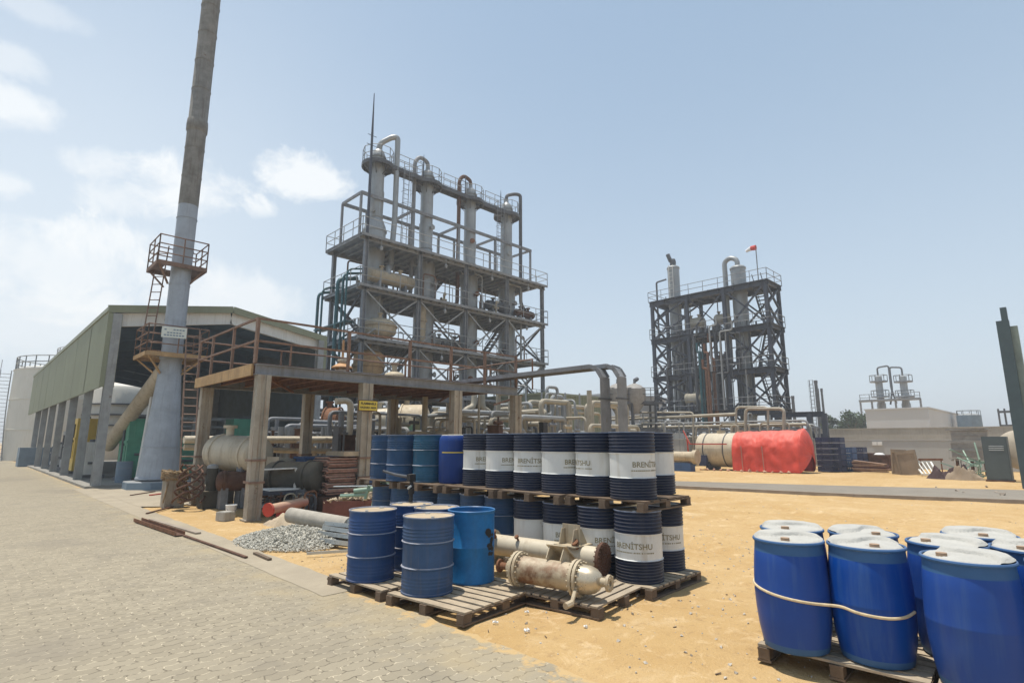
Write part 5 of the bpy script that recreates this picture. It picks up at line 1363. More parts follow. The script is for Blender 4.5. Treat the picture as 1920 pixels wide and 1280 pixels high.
maze(5, 14, 690, 985, 765, 820, 19, 24, 'bg_pipe', 'cream process pipes bending behind the plain and banded drums')
maze(8, 20, 985, 1110, 750, 812, 22, 30, 'bg_pipe', 'cream process pipes left of the tall cable tray')
maze(9, 18, 960, 1110, 748, 815, 24, 32, 'pale_steel', 'grey process pipes left of the tall cable tray')
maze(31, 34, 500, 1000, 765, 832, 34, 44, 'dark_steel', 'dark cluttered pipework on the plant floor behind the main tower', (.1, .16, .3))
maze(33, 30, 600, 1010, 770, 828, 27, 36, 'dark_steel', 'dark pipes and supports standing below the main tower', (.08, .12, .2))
maze(12, 18, 480, 680, 770, 830, 20, 25, 'grey_steel', 'grey process pipes behind the cream tank')
# cable tray portal
xt = 13.25; zt2 = 3.98; yA, yB = 9.55, 14.6
for dy, lb in ((0, 'left one of the two grey cable trays that turn down behind the drums'), (-.42, 'right one of the two grey cable trays that turn down behind the drums')):
    t = thing('cable_tray', lb, 'cable tray', (xt, yA + dy, 0), 'cable trays'); b = MB(); pts = [(xt, yA + dy, 0), (xt, yA + dy, zt2 - .35 ), (xt, yA + dy + .16, zt2 - .1), (xt, yA + dy + .40, zt2), (xt, yB + 3, zt2 + .02)]
    x = xt - dy * .6
    pts = [(x, q[1], q[2]) for q in pts]
    for p, q in zip(pts[:-1], pts[1:]): b.bar(p, q, .34, .02, up=(0, 1, 0) if abs(q[2] - p[2]) > .3 else (0, 0, 1)); 
    for s in (-.17, .17):
        for p, q in zip(pts[:-1], pts[1:]): b.bar(Vector(p) + Vector((s, 0, 0)), Vector(q) + Vector((s, 0, 0)), .015, .13)
    b.build('tray', 'grey_steel', t, smooth=False)
    b = MB(); b.bar((x - .3, yA + dy, 3.0), (x + .3, yA + dy, 3.0), .05, .05); b.bar((x - .3, yA + dy, .9), (x + .3, yA + dy, .9), .05, .05); b.build('bracket', 'dark_steel', t, smooth=False)

# olive building behind
p = at_d(1130, 748, 42); a = at_d(1002, 733, 42)
b = MB(); b.box(p.x - 6.5, p.x - .2, p.y, p.y + 9, 0, 4.95); b.box(p.x - 6.6, p.x - .1, p.y - .1, p.y + 9.1, 4.95, 5.1)
for i in range(32): y = p.y + .15 + i * .28; b.box(p.x - .2, p.x - .17, y, y + .06, 0, 4.95)
for i in range(22): x = p.x - 6.4 + i * .28; b.box(x, x + .06, p.y - .03, p.y, 0, 4.95)
tag(b.build('olive_building', 'olive_sheet', smooth=False), 'low olive sheet metal building behind the tall cable trays', 'building')
# pale building behind the hoppers
p = at_d(1240, 748, 62); b = MB(); b.box(p.x - 9, p.x + 1, p.y, p.y + 12, 0, 6.5); b.box(p.x - 9.1, p.x + 1.1, p.y - .1, p.y + 12.1, 6.5, 6.65); tag(b.build('pale_building', 'building_pale', smooth=False), 'pale plain building behind the hopper tanks and the navy tower', 'building')

# hopper tanks on a dark frame
c0 = at_d(1172, 760, 43); t = thing('hopper_gantry', 'dark steel frame carrying the two hopper tanks', 'steel frame', (c0.x, c0.y, 0))
b = MB()
hx = [at_d(px, 770, 43) for px in (1150, 1212)]
ax = (hx[1] - hx[0]); ax.z = 0; ax.normalize(); bx = Vector((-ax.y, ax.x, 0))
for s in (-.4, 1.3, 3.1):
    for u in (-.8, .8):
        q = hx[0] + ax * s + bx * u; b.bar((q.x, q.y, 0), (q.x, q.y, 4.9), .14, .14)
for z in (2.6, 4.7):
    for u in (-.8, .8): q = hx[0] + bx * u; b.bar(q + ax * -.6 + Vector((0, 0, z - q.z)), q + ax * 3.6 + Vector((0, 0, z - q.z)), .12, .2)
    q = hx[0] + ax * 1.5; b.bar(q + bx * -.8 + Vector((0, 0, z + .12 - q.z)), q + bx * .8 + Vector((0, 0, z + .12 - q.z)), 3.6, .04)
b.build('frame', 'dark_steel', t, smooth=False)
b = MB(); q = hx[0]; cs = [q + ax * s + bx * u for s, u in ((-.6, -.9), (3.6, -.9), (3.6, .9), (-.6, .9))]; b.rail([Vector((v.x, v.y, 4.85)) for v in cs], 1.0, 2, .9, .03, closed=True); b.build('handrail', 'dark_steel', t)
for px, lb in ((1158, 'cone topped hopper tank on the dark frame, left one'), (1190, 'cone topped hopper tank on the dark frame, right one with a dark valve on top')):
    q = at_d(px, 740, 43); t = thing('hopper_tank', lb, 'tank', (q.x, q.y, 4.9)); OFF[t.name] = Vector()
    b = MB(); b.lathe([(0, -1.0), (.25, -1.0), (.85, -.05), (.85, .9), (.5, 1.2), (.12, 1.35), (0, 1.35)], 28); b.build('shell', 'sheet_grey', t)
    b = MB(); b.tube((0, 0, 1.3), (.1, 0, 1.7), .1, 10); b.tube((.1, 0, 1.6), (.45, 0, 1.75), .16, 10); b.build('valve', 'dark_steel', t)

# ================================================================ PIPE RACK in the middle distance
rp = at_d(1360, 800, 40)
RXx = rp.x
t = thing('pipe_rack', 'low steel pipe rack in front of the navy tower, loaded with pale pipes', 'pipe rack', (RXx, rp.y, 0))
yL = at_x(1165, 800, RXx).y; yR = at_x(1515, 800, RXx).y
b = MB(); nn = 9
for i in range(nn + 1):
    y = yR + (yL - yR) * i / nn
    for dx in (0, 2.2): b.bar((RXx + dx, y, 0), (RXx + dx, y, 2.75 + .02), .12, .12)
    for z in (1.9, 2.7): b.bar((RXx - .2, y, z), (RXx + 2.4, y, z), .10, .14)
for dx in (0, 2.2): b.bar((RXx + dx, yR, 2.55), (RXx + dx, yL, 2.55), .08, .12)
b.build('frame', 'grey_steel', t, smooth=False)
zr = [2.95, 2.85, 2.0, 2.0, 1.95]
for i, (dx, z, r, y0f, y1f) in enumerate(((0, 3.15, .07, 0, .95), (.35, 2.9, .11, 0, 1), (.9, 2.87, .09, .05, 1), (1.5, 2.9, .08, 0, .9), (.3, 2.08, .10, .1, 1), (.8, 2.05, .07, 0, .8), (1.4, 2.05, .09, .1, 1))):
    ya, yb_ = yR + (yL - yR) * y0f, yR + (yL - yR) * y1f
    b = MB(); b.path([(RXx + dx, ya, .3), (RXx + dx, ya, z), (RXx + dx, yb_, z), (RXx + dx, yb_, .3)], r, 10, bend=.3); b.build('pipe', 'bg_pipe' if i % 3 else 'pale_steel', t)
pipes('pipe_loop', 'pale pipe loops rising in front of the pipe rack', 'pipes',
      [([at_x(px, 860, RXx - .7), at_x(px, py, RXx - .7), at_x(px2, py, RXx - .7), at_x(px2, 860, RXx - .7)], r) for px, px2, py, r in ((1188, 1300, 773, .08), (1203, 1245, 793, .11), (1212, 1240, 802, .06), (1380, 1440, 763, .08), (1398, 1470, 766, .11), (1350, 1405, 794, .07), (1372, 1384, 797, .10), (1425, 1480, 792, .06), (1305, 1330, 799, .05))] +
      [([at_x(1100, 789, RXx - .7), at_x(1380, 776, RXx - .7)], .11), ([at_x(1140, 782, RXx - .9), at_x(1200, 780, RXx - .9)], .07)], 'bg_pipe', (RXx - .7, rp.y, 0), 10, .3)
maze(21, 26, 1150, 1500, 795, 835, 41, 47, 'dark_steel', 'dark cluttered pipework and pumps below the pipe rack', (.06, .1, .16))
maze(22, 18, 1150, 1500, 785, 825, 40, 46, 'pale_steel', 'thin pale pipes below and behind the pipe rack', (.05, .07))
# navy pipe bridge at the right
q0 = at_d(1440, 778, 44); q1 = at_x(1545, 776, q0.x)
b = MB()
for q in (q0, q1, q0.lerp(q1, .75)): b.bar((q.x, q.y, 0), (q.x, q.y, q0.z), .35, .35)
b.ibeam(q0, q1, .3, .4, .04); b.ibeam((q0.x, q0.y, 2.2), (q1.x, q1.y, 2.2), .25, .3, .04)
tag(b.build('pipe_bridge', 'navy_steel', smooth=False), 'navy steel pipe bridge at the right of the navy tower', 'pipe bridge')

# ================================================================ NAVY TOWER
AX0, AX1, AY0, AY1 = 51.2, 54.3, 18.5, 30.4; L2 = [4.7, 8.4, 12.4, 16.5]
root = thing('lattice_tower', 'navy steel lattice tower with a zigzag stair on its right end', 'steel tower', (52.5, 24, 0))
YS = [18.5, 22.5, 26.4, 30.4]
for x in (AX0, AX1):
    for y in YS: b = MB(); b.ibeam((x, y, 0), (x, y, L2[3]), .30, .30, .05, up=(1, 0, 0)); b.build('post', 'navy_steel', root, smooth=False)
for z in L2:
    b = MB(); b.box(AX0 - .3, AX1 + .3, AY0 - .3, AY1 + .3, z, z + .04)
    for x in (AX0, AX1): b.ibeam((x, AY0 - .3, z - .25), (x, AY1 + .3, z - .25), .2, .45, .04)
    for i in range(9): y = AY0 + i * (AY1 - AY0) / 8; b.ibeam((AX0 - .3, y, z - .15), (AX1 + .3, y, z - .15), .14, .26, .03)
    o = b.build('deck', 'navy_steel', root, smooth=False)
    c = MB(); e = .28; c.rail([(AX0 - e, AY0 - e, z), (AX1 + e, AY0 - e, z), (AX1 + e, AY1 + e, z), (AX0 - e, AY1 + e, z)], 1.1, 2, 1.5, .03, closed=True); c.build('handrail', 'grey_steel', o)
z2 = [.2] + L2
for i in range(4):
    za, zc = z2[i] + .1, z2[i + 1] - .4; zm = (za + zc) / 2
    for (u, v) in ((za, zm), (zm, zc)):
        for y in (AY0, AY1): xbrace((AX0 + .2, y, u), (AX1 - .2, y, u), (AX0 + .2, y, v), (AX1 - .2, y, v), 'navy_steel', .17, root)
        for x in (AX0, AX1): xbrace((x, YS[2] + .2, u), (x, YS[3] - .2, u), (x, YS[2] + .2, v), (x, YS[3] - .2, v), 'navy_steel', .15, root)
    xbrace((AX0, YS[1] + .2, za), (AX0, YS[2] - .2, za), (AX0, YS[1] + .2, zc), (AX0, YS[2] - .2, zc), 'navy_steel', .10, root)
    for x in (AX0, AX1): xbrace((x, YS[0] + .2, za), (x, YS[1] - .2, za), (x, YS[0] + .2, zc), (x, YS[1] - .2, zc), 'navy_steel', .15, root)
    b = MB(); n = 12; s = 1 if i % 2 else -1
    for dx in (0, .8): b.bar((52.75 + s * 1.2, AY0 + .5 + dx, za), (52.75 - s * 1.2, AY0 + .5 + dx, zc + .3), .08, .28)
    for k in range(n): f = (k + .5) / n; b.box(52.75 + s * 1.2 - s * 2.4 * f - .15, 52.75 + s * 1.2 - s * 2.4 * f + .15, AY0 + .5, AY0 + 1.3, za + (zc + .3 - za) * f, za + (zc + .3 - za) * f + .04)
    for dx in (0, .8): b.tube((52.75 + s * 1.2, AY0 + .5 + dx, za + 1), (52.75 - s * 1.2, AY0 + .5 + dx, zc + 1.3), .04, 6)
    b.build('stairway', 'navy_steel', root, smooth=False)
for (px, py_t, r, lb, kk) in ((1262, 500, .62, 'grey column at the left of the navy tower with a dark stub on top', 0), (1383, 500, .70, 'grey column at the right of the navy tower with a pale hooped pipe on top', 1)):
    xx = 52.75; q = at_x(px, py_t, xx); y = q.y; zt3 = q.z
    t = thing('distillation_column', lb, 'column', (xx, y, 0)); M = TR(xx, y, 0)
    pr = [(r + .1, 0), (r + .1, .4), (r, .5)]
    for z in (4, 8, 12, 16): pr += [(r, z), (r + .05, z + .03), (r + .05, z + .15), (r, z + .18)]
    pr += [(r, zt3 - .3), (r + .06, zt3 - .28), (r + .06, zt3 - .15), (r * .9, zt3), (0, zt3 + .15)]
    b = MB(); b.lathe(pr, 36, M); b.build('shell', 'clad_metal', t)
    b = MB()
    if kk == 0:
        b.path([(xx, y, zt3), (xx, y, zt3 + .5), (xx, y + .05, zt3 + .8)], [.3, .34, .3], 14); b.tube((xx - .2, y + .15, zt3 + .6), (xx - .3, y + .4, zt3 + 1.4), .22, 12)
        b.build('vent_stub', 'dark_steel', t)
        b = MB(); b.path([(xx - .2, y + .8, zt3 - 1.3), (xx - .2, y + 2.0, zt3 - 1.4), (xx - .2, y + 2.0, 12)], .10, 8, bend=.2); b.build('side_pipe', 'dark_steel', t)
        b = MB(); b.ladder((xx - r - .15, y - .1, 16.5), (xx - r - .15, y - .1, zt3), .45, (0, 1, 0), .04, .4); b.build('ladder', 'white_paint', t)
    else:
        b.path([(xx, y, zt3), (xx, y, zt3 + .75), (xx, y + .7, zt3 + 1.1), (xx, y + 1.3, zt3 + .8), (xx, y + 1.35, 9.0), (xx, y + 2.6, 8.8)], .24, 12, bend=.5); b.build('overhead_pipe', 'clad_metal', t)
q = at_x(1405, 468, 52); b = MB(); b.tube((52, at_x(1420, 500, 52).y, 16.5), (52, at_x(1420, 500, 52).y, q.z + .2), .05, 8)
fl = thing('flag_pole', 'thin pole flying a red and white windsock on top of the navy tower', 'flag', (52, at_x(1420, 500, 52).y, 16.5)); b.build('pole', 'grey_steel', fl)
yy = at_x(1420, 500, 52).y; zz3 = at_x(1405, 468, 52).z
b = MB(); b.path([(52, yy, zz3 + .05), (52, yy + .45, zz3 + .08)], [.26, .22], 10); b.build('sock_red', 'flag_red', fl)
b = MB(); b.path([(52, yy + .45, zz3 + .08), (52, yy + .95, zz3 - .10)], [.22, .12], 10); b.build('sock_white', 'flag_white', fl)
for (x, ya, yb2, z, r, m, lb) in ((51.9, 27.0, 24.9, 13.6, .6, 'bg_pipe', 'cream vessel on the upper deck of the navy tower, left one'), (51.9, 23.9, 22.3, 13.6, .55, 'bg_pipe', 'cream vessel on the upper deck of the navy tower, right one'), (51.6, 27.3, 25.0, 6.0, .7, 'bg_pipe', 'pale vessel low in the navy tower behind the pipe rack'), (52.4, 24.2, 22.8, 9.6, .55, 'rust', 'rust brown vessel in the middle of the navy tower')):
    hvessel('process_vessel', (x, ya, z), (x, yb2, z), r, m, lb, 'vessel', True, 2, zbase=max(zq for zq in L2 if zq < z))
for m, lb, n, sd in (('pale_steel', 'thin pale pipes running down inside the navy tower', 34, 4), ('rust', 'rust red pipes running down the middle of the navy tower', 4, 6), ('dark_steel', 'dark pipes and valves clustered inside the navy tower', 60, 7), ('teal_paint', 'thin teal pipe running down the navy tower', 2, 9)):
    r2 = random.Random(sd); pp = []
    for i in range(n):
        y = r2.uniform(20.5, 29) if m != 'rust' else r2.uniform(23.4, 24.6); x = r2.uniform(50.7, 53.5); z0 = r2.choice((3, 4.7, 4.7, 8.4)); z1 = z0 + r2.choice((3.5, 4.5, 7.5)); dy = r2.uniform(-1.5, 1.5)
        if m == 'rust': x = 50.8 + r2.random() * .5; z0, z1, dy = 3, r2.uniform(8, 12), .3
        if m == 'teal_paint': x, z0, z1, dy, y = 50.85, 3, 10.5, .2, 24.9 + .3 * i
        pp.append(([(x, y, z0), (x, y, z1), (x, y + dy, z1), (x, y + dy, z1 + .9)], r2.choice((.05, .08, .12))))
    pipes('process_piping', lb, 'pipes', pp, m, (52, 25, 0))

# ================================================================ TARPAULIN COVERED TANK
tx = 35.0; r = 1.06; zc_ = 1.25
yl, ym, yr = at_x(1312, 850, tx).y, at_x(1387, 850, tx).y, at_x(1500, 850, tx).y
t = thing('road_tank', 'cream horizontal tank with strapping, its right half wrapped in a red tarpaulin', 'tank', (tx, (yl + yr) / 2, 0))
b = MB(); b.lathe(vessel_prof(abs(yl - yr), r, .3), 40, along((tx, yl, zc_), (tx, yr, zc_))); b.build('shell', 'cream_paint', t)
for f in (.12, .33): 
    b = MB(); y = yl + (yr - yl) * f; b.lathe([(r, -.03), (r + .03, -.03), (r + .03, .03), (r, .03)], 40, along((tx, y, zc_), (tx, y - 1, zc_))); b.build('strap', 'dark_steel', t)
b = MB(); b.bar((tx - r - .05, yl + .05, 1.62), (tx - r - .05, ym + .3, 1.62), .05, .07); b.bar((tx - r - .05, yl + .25, 1.9), (tx - r - .05, yl + .2, .2), .07, .07); b.bar((tx - r + .3, yl + .7, 2.5), (tx - r, yl + .1, 1.6), .06, .06); b.build('red_frame', 'red_paint', t, smooth=False)
b = MB()
for y in (yl - .9, (yl + yr) / 2, yr + 1): b.box(tx - .8, tx + .8, y - .12, y + .12, 0, .5)
b.build('cradle', 'navy_steel', t, smooth=False)
b = MB(); b.box(tx - 1.15, tx - .9, yl - 1.0, yl - .5, .25, .9); b.build('control_box', 'crate_dark', t, smooth=False)
for f, sz in ((.25, .16), (.45, .12)):
    b = MB(); y = yl + (yr - yl) * f; b.tube((tx, y, zc_ + r * .95), (tx, y, zc_ + r + .16), sz * 1.6, 18); b.build('manhole', 'cream_dirty', t)
# tarpaulin: draped shell with folds
b = MB(); NA, NL = 60, 90; vs = []; fs = []
for j in range(NL + 1):
    f = j / NL; y = ym + (yr - .30 - ym) * f
    for i in range(NA + 1):
        a = math.pi * (-.36 + 1.72 * i / NA) ; rr = r + .05 + .05 * noise.noise((f * 9, a * 2.2, 1)) + .10 * abs(noise.noise((f * 3.2, a * 1.1, 5))) + .035 * noise.noise((f * 22, a * 5, 7))
        x, z = tx + rr * math.cos(a), zc_ + rr * math.sin(a)
        if a > math.pi * .98 or a < .02 * math.pi:     # hang down from the widest point
            dn = (a - math.pi * .98) if a > math.pi * .98 else (.02 * math.pi - a); sgn = -1 if a > 1 else 1
            x = tx + sgn * (r + .06 + .06 * noise.noise((f * 7, dn * 2, 3)) + .03 * math.sin(f * 40) * dn); z = zc_ - dn * 1.12 + .05 * noise.noise((f * 11, 0, 8)) * dn
            z = max(z, .03)
        if f > .9: z += .10 * (f - .9) * 10 * max(0, math.sin(a))
        vs.append((x, y, z))
for j in range(NL):
    for i in range(NA): fs.append((j * (NA + 1) + i, (j + 1) * (NA + 1) + i, (j + 1) * (NA + 1) + i + 1, j * (NA + 1) + i + 1))
b.add(vs, fs)
# end closed with hanging folds
vs2 = []; fs2 = []
for j in range(9):
    f = j / 8
    for i in range(NA + 1):
        a = math.pi * (-.36 + 1.72 * i / NA); k = 1 - f ** 1.5 * .96
        base = vs[NL * (NA + 1) + i]
        fold = .05 * math.sin(i * 2.3) * f * (1.2 - f)
        vs2.append((tx + (base[0] - tx) * k, base[1] - .34 * math.sin(f * math.pi / 2) - fold, max(.03, zc_ - .25 + (base[2] - zc_ + .25) * k)))
for j in range(8):
    for i in range(NA): fs2.append((j * (NA + 1) + i, (j + 1) * (NA + 1) + i, (j + 1) * (NA + 1) + i + 1, j * (NA + 1) + i + 1))
b.add(vs2, fs2); tp = b.build('tarpaulin', 'red_tarp'); tag(tp, 'bright red tarpaulin draped over the right half of the cream tank', 'tarpaulin')
md = tp.modifiers.new('thickness', 'SOLIDIFY'); md.thickness = .012
b = MB()
for f in (.17, .52): y = ym + (yr - ym) * f; b.bar((tx - r - .13, y, 1.5), (tx - r - .16, y - .05, .05), .05, .015, up=(1, 0, 0))
for i in range(14): y = yl - .3 + (yr + .5 - yl) * i / 13; pebble(b, tx - r - .45 + rnd.uniform(-.1, .1), y, .05, rnd.uniform(.08, .2))
tag(b.build('tarp_scraps', 'pink_paint', smooth=False), 'pale red tarpaulin ties and scraps along the ground before the cream tank', 'ties')
# pump left of the tank
p = at_z(1288, 883, 0); t = thing('trailer_pump', 'cream pump unit on blue legs at the left end of the tarpaulin covered tank', 'pump', (p.x, p.y, 0))
b = MB(); b.tube((p.x, p.y + .9, .85), (p.x, p.y - .5, .85), .33, 18); b.tube((p.x, p.y - .5, .85), (p.x, p.y - .75, .85), .42, 18); b.build('pump_body', 'cream_dirty', t)
b = MB(); b.box(p.x - .3, p.x + .3, p.y - .4, p.y + .8, 0, .5); b.build('base', 'crate_blue', t, smooth=False)
p = at_d(1275, 850, 41); b = MB(); b.box(p.x - .3, p.x + 1.2, p.y - .6, p.y + .9, 0, 1.9); b.box(p.x - .34, p.x + 1.24, p.y - .64, p.y + .94, 1.9, 2.0); b.box(p.x - .1, p.x + .5, p.y - .3, p.y + .5, 2.0, 2.4); tag(b.build('utility_kiosk', 'wall_white', smooth=False), 'small pale grey kiosk behind the pump unit', 'kiosk')

# ================================================================ WALLS
def wall(x, y0, y1, h, th, m, lb, cop=True, cat='wall'):
    b = MB(); b.box(x, x + th, y0, y1, 0, h); 
    if cop: b.box(x - .04, x + th + .04, y0, y1, h, h + .07)
    n = int(abs(y1 - y0) / 3.2)
    for i in range(1, n): y = y0 + (y1 - y0) * i / n; b.box(x - .012, x - .002, y - .012, y + .012, 0, h)
    tag(b.build('boundary_wall', m, smooth=False), lb, cat)
wall(45, -30, 25.5, 1.84, .2, 'wall_white', 'long pale rendered boundary wall behind the scrap')
wall(55, -40, 17.3, 2.82, .2, 'wall_concrete', 'streaked concrete boundary wall standing behind the rendered one')
b = MB()
for px in (1640, 1650): q = at_x(px, 831, 44.98); b.box(44.90, 44.98, q.y - .14, q.y + .14, q.z - .12, q.z + .12)
tag(b.build('wall_fitting', 'litter_white', smooth=False), 'pair of small white boxes on the rendered wall', 'wall box')

# ================================================================ SCRAP YARD ALONG THE WALL
def crate_stack(px, py, n, w, d, h, m, lb, nm='plastic_crate', gap=.02):
    p = at_z(px, py, 0)
    for i in range(n):
        z = i * h; b = MB(); x, y = p.x, p.y
        b.box(x - d / 2, x + d / 2, y - w / 2, y + w / 2, z + .02, z + .05)
        for s in (-1, 1):
            b.box(x + s * (d / 2 - .02) - .02, x + s * (d / 2 - .02) + .02, y - w / 2, y + w / 2, z + h * .70, z + h - gap); b.box(x + s * (d / 2 - .02) - .02, x + s * (d / 2 - .02) + .02, y - w / 2, y + w / 2, z + .05, z + h * .30)
            b.box(x - d / 2, x + d / 2, y + s * (w / 2 - .02) - .02, y + s * (w / 2 - .02) + .02, z + .05, z + h - gap)
            for k in range(7): yy_ = y - w / 2 + w * (k + .5) / 7; b.box(x + s * (d / 2 - .02) - .018, x + s * (d / 2 - .02) + .018, yy_ - w * .035, yy_ + w * .035, z + h * .30, z + h * .70)
        o = b.build(nm, m, smooth=False)
        yield o, i
ordn = ['bottom', 'second', 'third', 'fourth', 'fifth', 'sixth', 'seventh']
for o, i in crate_stack(1552, 884, 6, .75, 1.0, .34, 'crate_dark', ''): tag(o, 'dark blue crate, %s up in the tall left crate stack' % ordn[i] if i else 'dark blue crate at the bottom of the tall left crate stack', 'crate', 'crates stacked by the wall')
for o, i in crate_stack(1573, 884, 6, .7, 1.0, .34, 'crate_dark', ''): tag(o, 'dark blue crate, %s up in the second crate stack left of the bright blue crates' % ordn[i] if i else 'dark blue crate at the bottom of the stack next to the bright blue crates', 'crate', 'crates stacked by the wall')
for o, i in crate_stack(1593, 883, 4, .75, 1.0, .36, 'crate_blue', ''): tag(o, 'brighter blue crate, %s up in the shorter stack' % ordn[i] if i else 'brighter blue crate at the bottom of the shorter stack', 'crate', 'crates stacked by the wall')
for o, i in crate_stack(1614, 881, 4, .7, 1.0, .36, 'crate_dark', ''): tag(o, 'dark crate, %s up behind the rusty boxes' % ordn[i] if i else 'dark crate at the bottom behind the rusty boxes', 'crate', 'crates stacked by the wall')
def scrap(name, px, py, w, d, h, m, lb, cat, tilt=0, rz=0, z=0):
    p = at_z(px, py, 0); b = MB(); M = TR(p.x, p.y, z) @ RZ(rz) @ Matrix.Rotation(tilt, 4, 'X')
    b.box(-d / 2, d / 2, -w / 2, w / 2, 0, h, M); b.box(-d / 2 - .03, -d / 2 - .002, -w / 2, w / 2, h * .85, h, M); b.box(-d / 2 - .03, -d / 2 - .002, -w / 2, -w / 2 + .08, 0, h * .85, M); b.box(-d / 2 - .03, -d / 2 - .002, w / 2 - .08, w / 2, 0, h * .85, M)
    return tag(b.build(name, m, smooth=False), lb, cat)
scrap('rusty_box', 1628, 880, .85, .9, 1.05, 'rust_dark', 'rusty open box right of the blue crates, left of the pair', 'box')
scrap('rusty_box', 1655, 881, 1.15, .9, .95, 'rust_dark', 'wide rusty box with a white top piece, right of the pair', 'box')
p = at_z(1653, 881, 0); b = MB(); b.lathe([(0, .12), (.2, .1), (.3, 0), (0, 0)], 16, TR(p.x - .1, p.y, .96)); tag(b.build('white_dish', 'litter_white'), 'white dished cap lying on the wide rusty box', 'cap')
t = thing('timber_pile', 'pile of brown timber boards lying low in front of the rusty boxes', 'timber', at_z(1635, 887, 0))
for i in range(9):
    a, c = at_x(1598 + rnd.uniform(-3, 3), 850, 38.2 - .05 * (i % 3)), at_x(1664 + rnd.uniform(-8, 4), 850, 38.0 - .05 * (i % 3)); a.z = .06 + .075 * i; c.z = .06 + .075 * i * (1 - .3 * (i > 5))
    b = MB(); b.bar(a, c, .4, .05); b.build('board', 'timber' if i % 3 else 'maroon_dirt', t, smooth=False)
scrap('plywood_sheet', 1687, 889, .7, .1, 1.35, 'board_brown', 'upright brown panel, left of the leaning pair', 'panel', .05)
scrap('plywood_sheet', 1708, 890, .95, .1, 1.30, 'board_brown', 'upright brown panel, right one with a notched top', 'panel', -.12)
a, c = at_x(1722, 861, 41.5), at_x(1768, 861, 41.5); b = MB(); b.bar(a, c, .1, .12); b.bar((a.x, a.y - .1, 0), (a.x, a.y - .1, a.z - .06), .06, .06); b.bar((c.x, c.y + .1, 0), (c.x, c.y + .1, c.z - .06), .06, .06); tag(b.build('red_beam', 'rust', smooth=False), 'level red brown beam on two legs before the rendered wall', 'beam')
t = thing('steel_grille', 'white welded grille frame leaning over the scrap', 'grille', at_z(1740, 890, 0))
p0_, p1_, p2_, p3_ = at_x(1712, 866, 37.5), at_x(1745, 866, 37.5), at_x(1758, 889, 36.2), at_x(1730, 889, 36.2)
b = MB()
for u, v in ((p0_, p1_), (p1_, p2_), (p2_, p3_), (p3_, p0_)): b.bar(u, v, .08, .08)
for f in (.25, .5, .75): b.bar(p0_.lerp(p1_, f), p3_.lerp(p2_, f), .05, .05)
b.build('frame', 'white_paint', t, smooth=False)
p = at_z(1783, 897, 0); heap('dark_cloth_heap', p.x, p.y, .6, 1.0, .55, 'cloth_dark', 'heap of dark maroon cloth and sacks in the scrap', 'cloth heap', 12)
p = at_z(1797, 898, 0); heap('sack_heap', p.x - .1, p.y - .2, .4, .7, .5, 'board_brown', 'brown sack lying against the dark cloth heap', 'sack', 15)
p = at_z(1812, 893, 0); t = thing('white_rack', 'small white slatted rack beside the dark cloth heap', 'rack', (p.x, p.y, 0)); b = MB()
for k in range(7): b.bar((p.x, p.y - .6 + .2 * k, 0), (p.x + .2, p.y - .6 + .2 * k, .95), .05, .04)
for z in (.3, .92): b.bar((p.x + .2 * z, p.y - .65, z), (p.x + .2 * z, p.y + .65, z), .05, .05)
b.build('slats', 'wall_concrete', t, smooth=False)
t = thing('sheet_stack', 'tall stack of grey sheets and panels beside the dark cabinet', 'sheets', at_z(1822, 893, 0)); p = at_z(1824, 891, 0)
z = .75
for i, h in enumerate((.10, .42, .08, .34, .10, .06, .50, .08, .06)):
    b = MB(); M = TR(p.x + rnd.uniform(-.06, .06) + .5, p.y + rnd.uniform(-.10, .12) - .1 * (i == 6), z) @ RZ(rnd.uniform(-.05, .05)); w = .75 + (.15 if h < .2 else 0) * rnd.random(); b.box(-.7, .7, -w, w, 0, h - .01, M)
    if h > .3: b.box(-.72, -.701, -w, w, h * .45, h * .5, M)
    b.build('sheet', 'sheet_grey', t, smooth=False); z += h
b = MB()
for yy_ in (-.6, 0, .6): b.box(p.x - .1, p.x + 1.1, p.y + yy_ - .07, p.y + yy_ + .07, 0, .75)
b.build('trestle', 'rust_dark', t, smooth=False)
p = at_z(1830, 897, 0); t = thing('steel_offcuts', 'tangle of pale green steel offcuts below the stack of grey sheets', 'steel offcuts', (p.x, p.y, 0)); b = MB()
for i in range(26):
    a = Vector((p.x + rnd.uniform(-.4, .4), p.y + rnd.uniform(-.8, .8), rnd.uniform(.03, .8))); d = Vector((rnd.uniform(-.3, .3), rnd.uniform(-1, 1), rnd.uniform(-.25, .25))).normalized(); e = a + d * rnd.uniform(.5, 1.3); e.z = max(.03, e.z); b.bar(a, e, .05, .05)
b.build('offcuts', 'pale_green', t, smooth=False)
# cabinet
c0, c1 = at_z(1850, 902, 0), at_z(1897, 905, 0); xk = 33.6; ya, yb3 = at_x(1845, 860, xk).y, at_x(1893, 860, xk).y; hk = at_x(1870, 818, xk).z
t = thing('steel_cabinet', 'dark grey upright steel cabinet with pale vent slits, next to the steel post', 'cabinet', (xk, (ya + yb3) / 2, 0))
b = MB(); b.box(xk, xk + .8, yb3, ya, .06, hk); b.build('carcass', 'cabinet_grey', t, smooth=False)
b = MB(); b.box(xk - .02, xk - .001, yb3 + .05, ya - .05, .12, hk - .06); dr = b.build('door', 'cabinet_grey', t, smooth=False)
b = MB()
for k in range(3): b.box(xk - .035, xk - .021, (ya + yb3) / 2 - .3, (ya + yb3) / 2 + .22, hk - .62 + .085 * k, hk - .585 + .085 * k)
b.build('vent_slits', 'galvanised', dr, smooth=False)
b = MB(); b.box(xk - .06, xk + .86, yb3 - .05, ya + .05, 0, .06); b.build('plinth', 'rust_dark', t, smooth=False)
